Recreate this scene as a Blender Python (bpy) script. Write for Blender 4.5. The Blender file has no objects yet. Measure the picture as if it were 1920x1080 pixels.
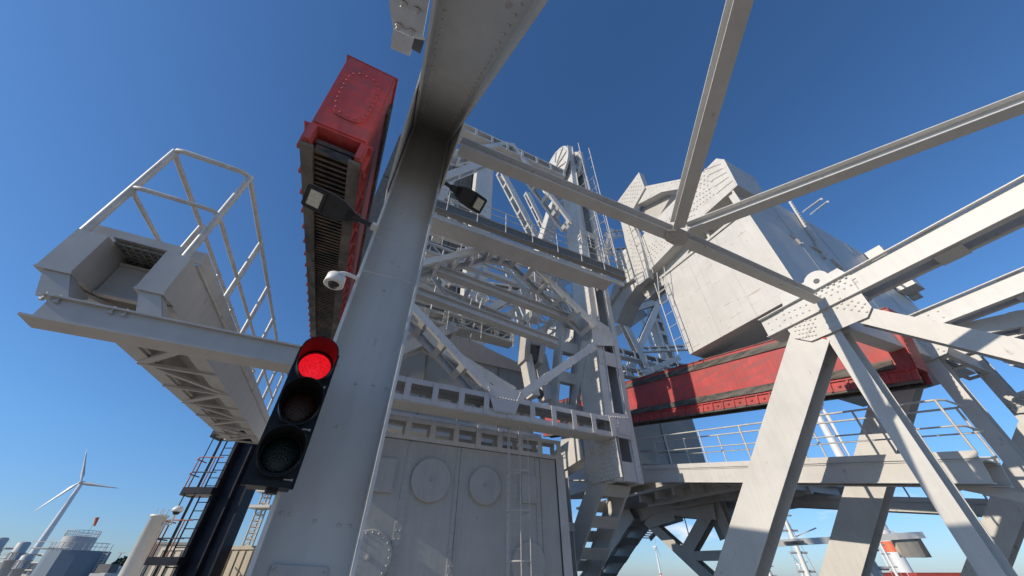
import bpy, math, random
from mathutils import Vector as V
random.seed(7)
# ------------------------------------------------------------------ camera, sky, sun
# world axes: X = across the bridge, Y = along the bridge (away), Z = up; the eye is at z = 0 and the quay at z = -1.7
TH=math.radians(39.5); AZ=math.radians(26.5); FP=662.0; GZ=-1.7
sc=bpy.context.scene; COL=sc.collection
cam=bpy.data.cameras.new('camera'); co=bpy.data.objects.new('camera',cam); COL.objects.link(co)
co.location=(0,0,0); co.rotation_euler=(math.pi/2+TH,0,-AZ)
cam.sensor_width=36; cam.lens=FP/1920*36; cam.clip_start=.05; cam.clip_end=9000
sc.camera=co
SUN_EL=math.radians(27.3)
sd=V((-math.cos(SUN_EL),-.04,math.sin(SUN_EL))).normalized()
wd=bpy.data.worlds.new('World'); sc.world=wd; wd.use_nodes=True
nt=wd.node_tree; nt.nodes.clear()
N=nt.nodes.new; L=nt.links.new
sky=N('ShaderNodeTexSky'); sky.sky_type='NISHITA'; sky.sun_disc=False
sky.sun_elevation=SUN_EL; sky.sun_rotation=math.atan2(sd.x,sd.y)
sky.air_density=1.0; sky.dust_density=.35; sky.ozone_density=2.2; sky.altitude=0
tc=N('ShaderNodeTexCoord'); sep=N('ShaderNodeSeparateXYZ'); L(tc.outputs['Generated'],sep.inputs[0])
mp=N('ShaderNodeMapping'); mp.inputs['Scale'].default_value=(5,5,17); L(tc.outputs['Generated'],mp.inputs[0])
ns=N('ShaderNodeTexNoise'); ns.inputs['Scale'].default_value=1.15; ns.inputs['Detail'].default_value=7; ns.inputs['Roughness'].default_value=.55
L(mp.outputs[0],ns.inputs[0])
cr=N('ShaderNodeMapRange'); cr.inputs[1].default_value=.57; cr.inputs[2].default_value=.72; L(ns.outputs[0],cr.inputs[0])
el=N('ShaderNodeMapRange'); el.inputs[1].default_value=.20; el.inputs[2].default_value=.07; L(sep.outputs[2],el.inputs[0])
lo=N('ShaderNodeMapRange'); lo.inputs[1].default_value=.0; lo.inputs[2].default_value=.03; L(sep.outputs[2],lo.inputs[0])
sx=N('ShaderNodeMapRange'); sx.inputs[1].default_value=.1; sx.inputs[2].default_value=.45; L(sep.outputs[0],sx.inputs[0])
m1=N('ShaderNodeMath'); m1.operation='MULTIPLY'; L(cr.outputs[0],m1.inputs[0]); L(el.outputs[0],m1.inputs[1])
m2=N('ShaderNodeMath'); m2.operation='MULTIPLY'; L(m1.outputs[0],m2.inputs[0]); L(lo.outputs[0],m2.inputs[1])
m4=N('ShaderNodeMath'); m4.operation='MULTIPLY'; L(m2.outputs[0],m4.inputs[0]); L(sx.outputs[0],m4.inputs[1])
m3=N('ShaderNodeMath'); m3.operation='MULTIPLY'; m3.inputs[1].default_value=.75; L(m4.outputs[0],m3.inputs[0])
tint=N('ShaderNodeMix'); tint.data_type='RGBA'; tint.blend_type='MULTIPLY'; tint.inputs[0].default_value=1.0
tint.inputs[7].default_value=(.46,.73,1.0,1); L(sky.outputs[0],tint.inputs[6])
hz=N('ShaderNodeMapRange'); hz.inputs[1].default_value=.22; hz.inputs[2].default_value=.0; L(sep.outputs[2],hz.inputs[0])
tin2=N('ShaderNodeMix'); tin2.data_type='RGBA'; tin2.blend_type='MULTIPLY'; tin2.inputs[7].default_value=(.95,.78,.86,1); L(hz.outputs[0],tin2.inputs[0]); L(tint.outputs[2],tin2.inputs[6])
mx=N('ShaderNodeMix'); mx.data_type='RGBA'; mx.inputs[7].default_value=(7.5,7.3,7.6,1); L(m3.outputs[0],mx.inputs[0]); L(tin2.outputs[2],mx.inputs[6])
bg=N('ShaderNodeBackground'); bg.inputs[1].default_value=.115; L(mx.outputs[2],bg.inputs[0])
wo=N('ShaderNodeOutputWorld'); L(bg.outputs[0],wo.inputs[0])
sl=bpy.data.lights.new('sun','SUN'); sl.energy=3.35; sl.angle=math.radians(.53); sl.color=(1,.875,.71)
so=bpy.data.objects.new('sun',sl); COL.objects.link(so); so.location=(-60,0,40)
so.rotation_euler=(-sd).to_track_quat('-Z','Y').to_euler()
sc.view_settings.view_transform='Standard'; sc.view_settings.look='None'; sc.view_settings.gamma=1
sc.view_settings.exposure=.35

# ------------------------------------------------------------------ survey helpers (photo ray met with a real plane of the bridge)
def ray(u,v):
    x=(u-960)/FP; up=-(v-540)/FP
    y=math.cos(TH)-math.sin(TH)*up; z=math.sin(TH)+math.cos(TH)*up
    return V((x*math.cos(AZ)+y*math.sin(AZ), -x*math.sin(AZ)+y*math.cos(AZ), z))
def pS(u,v,s): r=ray(u,v); return r*(s/r.y)      # plane Y = s
def pT(u,v,t): r=ray(u,v); return r*(t/r.x)      # plane X = t
def pH(u,v,h): r=ray(u,v); return r*(h/r.z)      # plane Z = h
EX,EY,EZ=V((1,0,0)),V((0,1,0)),V((0,0,1))

# ------------------------------------------------------------------ materials
def mat(name,col,rough=.5,metal=0,vary=.06,scale=1.2,rust=0,streak=0,bump=.0,col2=None):
    m=bpy.data.materials.new(name); m.use_nodes=True; t=m.node_tree; b=t.nodes['Principled BSDF']
    b.inputs['Roughness'].default_value=rough; b.inputs['Metallic'].default_value=metal
    g=t.nodes.new('ShaderNodeNewGeometry')
    n=t.nodes.new('ShaderNodeTexNoise'); n.inputs['Scale'].default_value=scale; n.inputs['Detail'].default_value=8; n.inputs['Roughness'].default_value=.6
    t.links.new(g.outputs['Position'],n.inputs[0])
    r=t.nodes.new('ShaderNodeMapRange'); r.inputs[1].default_value=.3; r.inputs[2].default_value=.7
    r.inputs[3].default_value=1-vary; r.inputs[4].default_value=1+vary; t.links.new(n.outputs[0],r.inputs[0])
    mu=t.nodes.new('ShaderNodeMix'); mu.data_type='RGBA'; mu.blend_type='MULTIPLY'; mu.inputs[0].default_value=1
    mu.inputs[6].default_value=(*col,1); t.links.new(r.outputs[0],mu.inputs[7]); out=mu.outputs[2]
    def over(outp,fac,c):
        x=t.nodes.new('ShaderNodeMix'); x.data_type='RGBA'; t.links.new(fac,x.inputs[0]); t.links.new(outp,x.inputs[6]); x.inputs[7].default_value=(*c,1); return x.outputs[2]
    def mask(sc3,lo_,hi_,amt,det=6):
        a=t.nodes.new('ShaderNodeMapping'); a.inputs['Scale'].default_value=sc3; t.links.new(g.outputs['Position'],a.inputs[0])
        k=t.nodes.new('ShaderNodeTexNoise'); k.inputs['Scale'].default_value=1; k.inputs['Detail'].default_value=det; t.links.new(a.outputs[0],k.inputs[0])
        q=t.nodes.new('ShaderNodeMapRange'); q.inputs[1].default_value=lo_; q.inputs[2].default_value=hi_; q.inputs[4].default_value=amt; t.links.new(k.outputs[0],q.inputs[0]); return q.outputs[0]
    if streak: out=over(out,mask((9,9,.7),.47,.72,streak),tuple(c*.62 for c in col))
    if streak: out=over(out,mask((.8,.8,.8),.55,.8,streak*.5),(col[0]*.8,col[1]*.74,col[2]*.62))
    if name.startswith('pale_c'): out=over(out,mask((5,1.1,13),.64,.70,.55,3),(.27,.17,.10))
    if rust: out=over(out,mask((7,7,5),.67,.75,rust),(.20,.10,.05))
    if col2: out=over(out,mask((3,1.2,8),.45,.62,.8),col2)
    t.links.new(out,b.inputs['Base Color'])
    rr=t.nodes.new('ShaderNodeMapRange'); rr.inputs[3].default_value=max(.05,rough-.1); rr.inputs[4].default_value=min(1,rough+.14); t.links.new(n.outputs[0],rr.inputs[0]); t.links.new(rr.outputs[0],b.inputs['Roughness'])
    if bump:
        n2=t.nodes.new('ShaderNodeTexNoise'); n2.inputs['Scale'].default_value=3.5; n2.inputs['Detail'].default_value=4; t.links.new(g.outputs['Position'],n2.inputs[0])
        bp=t.nodes.new('ShaderNodeBump'); bp.inputs['Strength'].default_value=bump; bp.inputs['Distance'].default_value=.02; t.links.new(n2.outputs[0],bp.inputs['Height']); t.links.new(bp.outputs[0],b.inputs['Normal'])
    return m
GREY=mat('grey_bridge_paint',(.57,.565,.545),.48,vary=.08,streak=.2,rust=.5,bump=.25)
GREY2=mat('shade_toned_grey_paint',(.47,.455,.435),.42,vary=.10,streak=.28,rust=.4,bump=.2)  # darker copy of the grey; the gantry's shade is put into this colour
CREAM=mat('pale_counterweight_paint',(.53,.52,.495),.4,vary=.06,streak=.22,rust=.8,bump=.3)
HOUSE=mat('machine_house_paint',(.45,.445,.42),.5,vary=.07,streak=.22,rust=.35,bump=.3)
WELD=mat('seam_paint',(.24,.235,.22),.6,vary=.3)
RED=mat('red_strut_paint',(.46,.062,.06),.55,vary=.22,streak=.6,rust=.3,bump=.3,col2=(.30,.075,.075))
TIMBER=mat('greased_fender_rail',(.075,.07,.065),.8,vary=.5,scale=6,col2=(.17,.155,.135),bump=.5)
RACK=mat('greasy_rack_steel',(.05,.045,.04),.45,.5,vary=.5,scale=8,col2=(.17,.12,.08))
BLACK=mat('black_plastic',(.012,.013,.015),.38,vary=.2,scale=9)
LAMPC=mat('charcoal_lamp_casting',(.03,.031,.032),.5,vary=.25,scale=12)
LED=mat('lamp_diffuser',(.55,.52,.42),.3,vary=.3,scale=60)
WHITE=mat('white_enamel',(.74,.73,.69),.35,vary=.05,scale=6)
GALV=mat('galvanised_rail',(.52,.51,.485),.45,vary=.18,scale=9,rust=.35)
GRATE=mat('steel_grating',(.27,.27,.26),.6,.3,vary=.3,scale=20)
NAVY=mat('black_mast_paint',(.016,.018,.028),.4,vary=.3,scale=2)
ORANGE=mat('red_lead_hoop',(.34,.10,.05),.7,vary=.3,scale=4)
DARK=mat('dark_machinery',(.10,.10,.10),.6,vary=.3,scale=3)
SHCW=mat('shade_dark_weathered_block',(.13,.125,.115),.8,vary=.25,scale=2,streak=.5)  # shade on the far block put into its base colour, plus weather streaks
TANK=mat('tank_blue_grey',(.14,.19,.24),.5,vary=.05,scale=.15)
TANKW=mat('tank_white',(.45,.46,.45),.5,vary=.04,scale=.2)
BEIGE=mat('beige_container_paint',(.50,.45,.36),.55,vary=.08,scale=2,streak=.3)
CONC=mat('quay_concrete',(.31,.28,.235),.9,vary=.18,scale=.4,bump=.4)
WATER=mat('added_dark_water',(.012,.022,.026),.12,vary=.2,scale=.5,bump=.6)
LEAF=mat('far_foliage',(.05,.075,.035),.8,vary=.4,scale=.6)
TURB=mat('turbine_white',(.66,.67,.68),.45,vary=.03,scale=.05)
TRED=mat('turbine_band_red',(.68,.16,.07),.5,vary=.05)
RUSTR=mat('container_red',(.42,.07,.05),.6,vary=.15)
GLASS=mat('dark_camera_glass',(.02,.02,.025),.04,vary=.1)
def lens(name,col,em=None):
    em_=em
    m=mat(name,col,.18,vary=.3,scale=60); b=m.node_tree.nodes['Principled BSDF']
    if em: b.inputs['Emission Color'].default_value=(*em,1); b.inputs['Emission Strength'].default_value=1.0
    n=m.node_tree.nodes.new('ShaderNodeTexVoronoi'); n.inputs['Scale'].default_value=130
    g=m.node_tree.nodes.new('ShaderNodeNewGeometry'); m.node_tree.links.new(g.outputs['Position'],n.inputs[0])
    bp=m.node_tree.nodes.new('ShaderNodeBump'); bp.inputs['Strength'].default_value=.6; bp.inputs['Distance'].default_value=.004
    m.node_tree.links.new(n.outputs['Distance'],bp.inputs['Height']); m.node_tree.links.new(bp.outputs[0],b.inputs['Normal'])
    if em:
        v=m.node_tree.nodes.new('ShaderNodeTexVoronoi'); v.inputs['Scale'].default_value=95; m.node_tree.links.new(g.outputs['Position'],v.inputs[0])
        q=m.node_tree.nodes.new('ShaderNodeMapRange'); q.inputs[1].default_value=.1; q.inputs[2].default_value=.7; q.inputs[3].default_value=.82; q.inputs[4].default_value=.5; m.node_tree.links.new(v.outputs['Distance'],q.inputs[0]); m.node_tree.links.new(q.outputs[0],b.inputs['Emission Strength'])
    return m
L_RED=lens('lit_red_lens',(.4,.01,.01),(.92,.010,.022)); L_AMB=lens('unlit_amber_lens',(.05,.016,.008)); L_GRN=lens('unlit_green_lens',(.004,.022,.022))

for m_,sp in((NAVY,.15),(BLACK,.3),(LAMPC,.3)): m_.node_tree.nodes['Principled BSDF'].inputs['Specular IOR Level'].default_value=sp
# ------------------------------------------------------------------ mesh kit
_j=0
def jit():
    global _j; _j=(_j*7+3)%11; return _j*.0006
class MB:
    def __init__(s): s.v=[]; s.f=[]; s.sm=[]
    def add(s,vs,fs,smooth=False):
        o=len(s.v); s.v+= [tuple(p) for p in vs]; s.f+=[tuple(o+i for i in f) for f in fs]; s.sm+=[smooth]*len(fs); return s
    def box(s,c,a,b,d):          # centre and three half-axis vectors
        vs=[c+a*i+b*j+d*k for i in(-1,1) for j in(-1,1) for k in(-1,1)]
        fs=[(0,1,3,2),(4,6,7,5),(0,4,5,1),(2,3,7,6),(0,2,6,4),(1,5,7,3)]
        if a.cross(b).dot(d)<0: fs=[f[::-1] for f in fs]
        return s.add(vs,fs)
    def aabb(s,a,b):
        a,b=V(a),V(b); h=(b-a)/2; return s.box((a+b)/2,EX*abs(h.x),EY*abs(h.y),EZ*abs(h.z))
    def prism(s,pts,n,th):       # flat polygon given thickness th along n
        pts=[V(p) for p in pts]; k=len(pts); nn=V((0,0,0))
        for i in range(k): nn+=pts[i].cross(pts[(i+1)%k])
        if nn.dot(n)>0: pts=pts[::-1]
        q=[p+n*th for p in pts]
        return s.add(pts+q,[tuple(range(k)),tuple(range(2*k-1,k-1,-1))]+[((i+1)%k,i,k+i,k+(i+1)%k) for i in range(k)])
    def tube(s,pts,r,n=8,r2=None,cap=True):
        pts=[V(p) for p in pts]; m=len(pts); vs=[]; ref=None
        for i,p in enumerate(pts):
            d=(pts[min(i+1,m-1)]-pts[max(i-1,0)]).normalized()
            if ref is None: ref=d.orthogonal().normalized()
            ref=(ref-d*ref.dot(d)).normalized(); q=d.cross(ref)
            rr=r if r2 is None else r+(r2-r)*i/(m-1)
            vs+=[p+(ref*math.cos(2*math.pi*j/n)+q*math.sin(2*math.pi*j/n))*rr for j in range(n)]
        fs=[(i*n+j,i*n+(j+1)%n,(i+1)*n+(j+1)%n,(i+1)*n+j) for i in range(m-1) for j in range(n)]
        s.add(vs,fs,True)
        if cap: s.add(vs[:n],[tuple(range(n-1,-1,-1))]); s.add(vs[-n:],[tuple(range(n))])
        return s
    def lathe(s,c,ax,prof,n=24,smooth=True):   # prof: (distance along axis, radius)
        ax=ax.normalized(); a=ax.orthogonal().normalized(); b=ax.cross(a); vs=[]
        for (z,r) in prof: vs+=[c+ax*z+(a*math.cos(2*math.pi*j/n)+b*math.sin(2*math.pi*j/n))*r for j in range(n)]
        fs=[(i*n+j,i*n+(j+1)%n,(i+1)*n+(j+1)%n,(i+1)*n+j) for i in range(len(prof)-1) for j in range(n)]
        return s.add(vs,fs,smooth)
    def rivet(s,p,n,r=.03):
        n=n.normalized(); a=n.orthogonal().normalized(); b=n.cross(a); vs=[]
        for (z,q) in ((0,r),(r*.45,r*.82),(r*.75,r*.4)): vs+=[p+n*z+(a*math.cos(j*math.pi/3)+b*math.sin(j*math.pi/3))*q for j in range(6)]
        return s.add(vs,[(i*6+j,i*6+(j+1)%6,i*6+6+(j+1)%6,i*6+6+j) for i in(0,1) for j in range(6)]+[(12,13,14,15,16,17)],True)
    def grid(s,a,b,c,d,nu,nv,n,r=.03,stag=False):     # rivets over the quad a b c d
        for j in range(nv):
            for i in range(nu-(1 if stag and j%2 else 0)):
                u=(i+(.5 if stag and j%2 else 0))/max(1,nu-1); w=j/max(1,nv-1)
                s.rivet(a.lerp(b,u).lerp(d.lerp(c,u),w),n,r)
        return s
    def row(s,a,b,pitch,n,r=.03):
        k=max(1,int((b-a).length/pitch))
        for i in range(k+1): s.rivet(a.lerp(b,i/k),n,r)
        return s
    # steel sections: n = normal of the frame the member lies in, w = width in that frame, d = depth along n
    def fr(s,p,q,n):
        x=(q-p); ln=x.length; x/=ln; n=(n-x*n.dot(x)).normalized(); return x,n,x.cross(n),ln
    def hsec(s,p,q,n,w,d,t=.025):        # flanges face +-n, web between them
        x,n,m,ln=s.fr(p,q,n); c=(p+q)/2; e=jit(); w+=e; d+=e
        for g in(-1,1): s.box(c+n*g*(d/2-t/2),x*ln/2,m*w/2,n*t/2)
        return s.box(c,x*ln/2,m*t*.4,n*(d/2-t))
    def isec(s,p,q,n,w,d,t=.025): x,n2,m,ln=s.fr(p,q,n); return s.hsec(p,q,m,d,w,t)
    def bx(s,p,q,n,w,d): x,n,m,ln=s.fr(p,q,n); e=jit(); return s.box((p+q)/2,x*ln/2,m*(w+e)/2,n*(d+e)/2)
    def laced(s,p,q,n,w,d,axis='n',strip=.12,pitch=.8,bl=.2,t=.02,back=True):
        # two channels apart along n ('n') or along the frame ('m'), tied by batten plates
        x,n,m,ln=s.fr(p,q,n); e=jit(); w+=e; d+=e; c=(p+q)/2
        A,B,wa,wb=(n,m,d,w) if axis=='n' else (m,n,w,d)
        for g in(-1,1):
            cc=c+A*g*(wa/2-t/2); s.box(cc,x*ln/2,A*t/2,B*wb/2)
            for k in(-1,1): s.box(c+A*g*(wa/2-t-strip/2)+B*k*(wb/2-t/2),x*ln/2,A*strip/2,B*t/2)
        k=max(2,round(ln/pitch))
        for i in range(k+1):
            xx=-ln/2+bl/2+(ln-bl)*i/k
            for g in((-1,1) if back else (-1,)):
                s.box(c+x*xx+B*g*(wb/2+t/2),x*bl/2,A*(wa/2-.012),B*t/2)
        return s
    def build(s,name,m,par=None,label=None,auto=False):
        me=bpy.data.meshes.new(name); o0=par.location if par else V((0,0,0))
        me.from_pydata([tuple(V(v)-o0) for v in s.v],[],s.f); me.materials.append(m)
        me.polygons.foreach_set('use_smooth',s.sm); me.update()
        o=bpy.data.objects.new(name,me); COL.objects.link(o)
        if par: o.parent=par
        if label: o['label']=label
        return o
def thing(name,label,cat,loc,group=None):
    o=bpy.data.objects.new(name,None); COL.objects.link(o); o.location=V(loc); o['label']=label; o['category']=cat; o.empty_display_size=.2
    if group: o['group']=group
    return o
def tag(o,label,cat,group=None):
    o['label']=label; o['category']=cat
    if group: o['group']=group
    return o
def sub(o,par):    # make o a sub-part of a part (parts sit at their thing's origin)
    o.parent=par; return o
def copy_tree(o,parent=None):
    c=o.copy(); COL.objects.link(c)
    if parent: c.parent=parent
    for ch in list(o.children): copy_tree(ch,c)
    return c

# ------------------------------------------------------------------ ground
g=MB(); g.aabb((-4000,-4000,GZ-1),(4000,4000,GZ)); o=g.build('ground',CONC); o['kind']='structure'

w_=MB(); w_.aabb((9.2,8.2,GZ-.5),(260,60,GZ+.006)); o=w_.build('bounce_cutting_water',WATER); o['kind']='structure'  # unseen dark water sheet, added to cut light bouncing off the quay
# ================================================================== PORTAL TRUSS (approach gantry we stand under)
pt=thing('portal_truss','grey riveted truss portal with the big near post and gusseted raking legs at right','truss gantry',(0.08,2.7,GZ))
SN=2.72; HN=4.95
# near post and the diagonal coming down over the viewer
m=MB(); PA=V((.08,SN,GZ)); PB=V((.08,SN,HN+.3)); m.hsec(PA,PB,EX,.36,.50,.022)
for h in(.31,.34): pass
for (u,v) in [(528,962),(545,963),(590,978),(635,985),(655,986),(700,722),(722,727),(667,720),(633,800),(634,685),(748,500),(720,545),(745,375),(752,400),(725,430)]:
    q=pS(u,v,SN-.012); m.rivet(V((q.x,SN-.012,q.z)),-EY,.011)
for k in range(60):
    for t_ in(-.158,.318): m.rivet(V((t_ ,SN-.165+.02*(k%2),GZ+.3+k*.105)),-EX if t_<0 else EX,.012)
m.build('post',GREY,pt)
dv=V((0,-math.cos(math.radians(48)),-math.sin(math.radians(48))))
m=MB(); D0=V((.08,SN,HN)); D1=D0+dv*9.0; m.hsec(D0-dv*.45,D1,EX,.30,.497,.022)
for k in range(34):
    for t_ in(-.105,.262): m.rivet(D0+dv*(.25+k*.11)+V((t_-.08,0,0))+V((0,.001,-.015)),V((0,-.74,-.67)).cross(EX)*0+V((0,.0,-1)),.013)
m.build('diagonal',GREY,pt)
# node gusset plates either side of the near post
for t_,pl,nm in ((-.182,[(735,332),(748,270),(766,190),(786,100),(800,80),(815,215),(770,330)],'gusset_plate'),(.34,[(820,322),(838,280),(878,208),(905,160),(880,170),(840,240)],'gusset_plate')):
    m=MB(); w=[]
    if t_<0: w=[V((t_,1.95,3.2)),V((t_,1.35,3.62)),V((t_,1.25,4.3)),V((t_,1.5,5.45)),V((t_,3.6,5.45)),V((t_,3.5,4.2)),V((t_,2.96,3.35)),V((t_,2.5,3.1))]
    else: w=[V((t_,2.35,3.6)),V((t_,2.0,3.75)),V((t_,1.55,4.3)),V((t_,1.5,5.45)),V((t_,3.6,5.45)),V((t_,3.5,4.2)),V((t_,2.96,3.75)),V((t_,2.6,3.5))]
    m.prism(w,EX if t_>0 else -EX,.014)
    for k in range(14):
        q=V((t_,2.62,3.4+k*.11)); m.rivet(q,EX if t_<0 else -EX,.016)
    for k in range(12):
        q=D0+dv*(.3+k*.11)+V((0,.02,-.09)); q.x=t_; m.rivet(q,EX if t_<0 else -EX,.016)
    m.build(nm,GREY,pt)
# splice cover at the top left, bolted
def pD(u,v,off=0):
    r=ray(u,v); k=(4.95-1.11*2.72+off)/(r.z-1.11*r.y); return r*k
nD=V((0,.74,-.67)).normalized()
m=MB(); pl=[pD(u,v,-.12) for u,v in [(727,-40),(731,20),(737,52),(775,70),(792,72),(812,-40)]]; m.prism(pl,-nD,.02)
for u,v in [(757,6),(782,18),(748,47),(772,58)]:
    q=pD(u,v,-.13); m.lathe(q,nD,[(0,.024),(.012,.024),(.012,.015),(.03,.015),(.034,.0)],6,False)
m.build('splice_plate',GREY,pt)
m=MB(); pl=[pD(u,v,-.06) for u,v in [(737,55),(732,90),(768,106),(776,72)]]; m.prism(pl,-nD,.03)
m.build('bracket_plate',GREY,pt)
m=MB(); m.prism([pD(u,v,-.02) for u,v in [(776,72),(772,92),(788,101),(796,76)]],-nD,.02); m.build('bracket_plate',DARK,pt)
# small name plate and mounting straps on the post
m=MB(); a=pS(511,1058,SN-.015); b=pS(616,1064,SN-.015); m.prism([a,b,b-EZ*.12,a-EZ*.12],-EY,.008)
for q in(a+V((.02,-.008,-.02)),b+V((-.02,-.008,-.022))): m.rivet(q,-EY,.007)
m.build('cover_plate',GREY2,pt)
for (u,v,u2,v2) in((697,441,779,470),(674,505,771,530)):
    m=MB(); m.tube([pS(u,v,SN-.19),pS(u2,v2,SN-.19)],.0035,6); m.build('strap',GALV,pt)
# T1 top chord
m=MB(); m.laced(V((.08,4.0,5.2)),V((.08,-9,5.2)),EX,.42,.49,'n',.1,1.6,.35); m.build('top_chord',GREY,pt)
# far truss planes (T2, T3, T4): chord, raking leg, vertical, diagonal and node plate
def truss(t,hc,sn,foot=None,top=None):
    m=MB(); m.laced(V((t,sn+1.35,hc)),V((t,-13,hc-.05)),EX,.50,.50,'n',.075,1.7,.42,.028)
    m.row(V((t-.25,sn+1.2,hc+.1)),V((t-.25,sn-.7,hc+.1)),.2,-EX,.028); m.row(V((t-.25,sn+1.2,hc-.1)),V((t-.25,sn-.7,hc-.1)),.2,-EX,.028)
    # top and bottom outstanding flange edges of the chord
    for z in(.26,-.26): m.box(V((t-.30,(sn-11.65)/2,hc+z)),EX*.05,EY*(sn+1.35+13)/2,EZ*.011)
    m.build('top_chord',GREY,pt)
    m=MB(); a=V((t,sn+.55,hc-.65)); b=V((t,sn+5.0+1.55,GZ-.2)); b=foot or V((t,9.03,-1.75)); a=top or a; m.hsec(a,b,EX,.82*(.7 if foot else 1),.47,.028); m.build('raking_leg',GREY,pt)
    m=MB(); m.hsec(V((t,sn+.12,hc-.3)),V((t,sn+.2,GZ)),EX,.30,.44,.02); m.build('vertical_post',GREY,pt)
    m=MB(); a=V((t,sn-.45,hc-.62)); m.hsec(a,a+V((0,-4.9,-5.6)),EX,.36,.46,.022); m.build('diagonal',GREY,pt)
truss(9.8,5.12,2.75)
def gusset(t,pts,riv,name='gusset_plate',hole=None,nrm=-EX,th=.016,mt=GREY,par=None,r=.026):
    m=MB(); m.prism([pT(u,v,t) for u,v in pts],nrm,th)
    for q in riv:
        P4=[pT(u,v,t)+nrm*th for u,v in q[0]]; m.grid(*P4,q[1],q[2],nrm,r,len(q)>3)
    o=m.build(name,mt,par or pt); return o
G=9.53
gusset(G,[(1461,588),(1472,611),(1479,621),(1490,634),(1521,640),(1531,636),(1627,595),(1635,576),(1609,541),(1596,522)],
  [([(1484,607),(1529,598),(1530,628),(1500,634)],6,5,1),([(1575,560),(1622,570),(1626,585),(1570,577)],5,3,1),([(1542,583),(1552,583),(1566,612),(1556,616)],2,4),([(1470,590),(1512,572),(1518,582),(1472,600)],5,2),([(1530,550),(1586,521),(1596,535),(1536,565)],6,3,1)],r=.03)
# lug with eye above the chord
m=MB(); c=pT(1531,527,G); pts=[pT(1500,556,G)]+[c+V((0,math.cos(a),math.sin(a)))*.27 for a in [math.radians(x) for x in range(200,-21,-20)]]+[pT(1572,520,G)]
pts=[V((G,3.6,4.9)),V((G,3.35,5.75))]+[V((G,c.y+math.cos(math.radians(a))*.27,c.z+math.sin(math.radians(a))*.27)) for a in range(30,190,16)]+[V((G,2.05,5.62)),V((G,1.9,5.2))]
m.prism(pts,EX,.02); o=m.build('lifting_lug',GREY,pt)
m=MB(); m.lathe(c-EX*.004,-EX,[(0,.065),(.012,.06),(.012,0)],18,False); sub(m.build('lug_hole',DARK,pt),pt)
# cross strut and the two K braces of the top plane
HB=5.1
def bar(p,q,name,w=.20,d=.24,M_=GREY): m=MB(); m.hsec(p,q,EZ,w,d,.016); m.build(name,M_,pt)
c0=pH(1265,440,HB); a0=pH(862,274,HB); a1=pH(1530,558,HB)
bar(a0,c0,'cross_strut'); bar(c0,a1,'cross_strut')
kA=pH(1387,0,HB); kB=pH(1920,192,HB)
bar(c0+(kA-c0).normalized()*.25,c0+(kA-c0)*4.2,'plan_brace',.22,.2); bar(c0+(kB-c0).normalized()*.25,c0+(kB-c0)*2.3,'plan_brace',.22,.2)
m=MB(); z=HB-.125; pl=[V((pH(u,v,z).x,pH(u,v,z).y,z)) for u,v in [(1246,438),(1252,431),(1280,430),(1289,437),(1290,449),(1284,458),(1266,460),(1248,451)]]
m.prism(pl,-EZ,.014); m.grid(*[pH(u,v,z-.014) for u,v in [(1254,437),(1280,436),(1281,450),(1262,453)]],4,3,-EZ,.015,1); m.build('node_plate',GREY2,pt)

# second approach truss set (outer footway side)
T3=14.3
truss(T3,5.60,2.55)
gusset(T3-.27,[(1700,655),(1706,632),(1745,628),(1779,652),(1776,662),(1747,675),(1715,680)],[([(1718,634),(1772,648),(1770,658),(1718,642)],6,2)],r=.03)
T4=16.6
q1,q2=pT(1944,800,T4-.25),pT(1848,1052,T4-.25); q3=q1+(q2-q1)*((GZ-q1.z)/(q2.z-q1.z)); q1.x=q3.x=T4; truss(T4,5.45,2.2,q3,q1)
gusset(T4-.27,[(1885,752),(1895,740),(1920,732),(1960,730),(1960,770),(1905,775)],[([(1893,752),(1925,740),(1925,755),(1900,768)],5,3)],r=.04)
m=MB(); m.bx(V((9.8,2.75,4.62)),V((14.3,2.75,4.95)),EY,.55,.3); m.build('cross_girder',GREY,pt)
m=MB(); m.laced(V((14.4,2.6,5.2)),V((16.5,-2.2,4.95)),EZ,.5,.4,'m',.1,1.6,.2); m.build('plan_brace',GREY,pt)
m=MB(); m.laced(V((14.4,2.6,4.9)),V((16.5,2.5,4.75)),EZ,.5,.4,'m',.1,1.6,.2); m.build('plan_brace',GREY,pt)

# ================================================================== BASCULE TOWER
bt=thing('bascule_tower','tall white riveted steel tower with laced portal braces, walkway and ladder, behind the near post','bridge tower',(5,10,GZ))
FS=9.6
def fm(name,s,p,q,kind='laced',w=.33,d=.9,axis='n',mt=GREY,par=None,**k):
    P=pS(*p,s); Q=pS(*q,s); n=EY; o=V((0,d/2,0)); m=MB()
    if kind=='laced': m.laced(P+o,Q+o,n,w,d,axis,**k)
    elif kind=='box': m.bx(P+o,Q+o,n,w,d)
    elif kind=='i': m.isec(P+o,Q+o,n,w,d,.03)
    elif kind=='h': m.hsec(P+o,Q+o,n,w,d,.03)
    return m.build(name,mt,par or bt)
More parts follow.
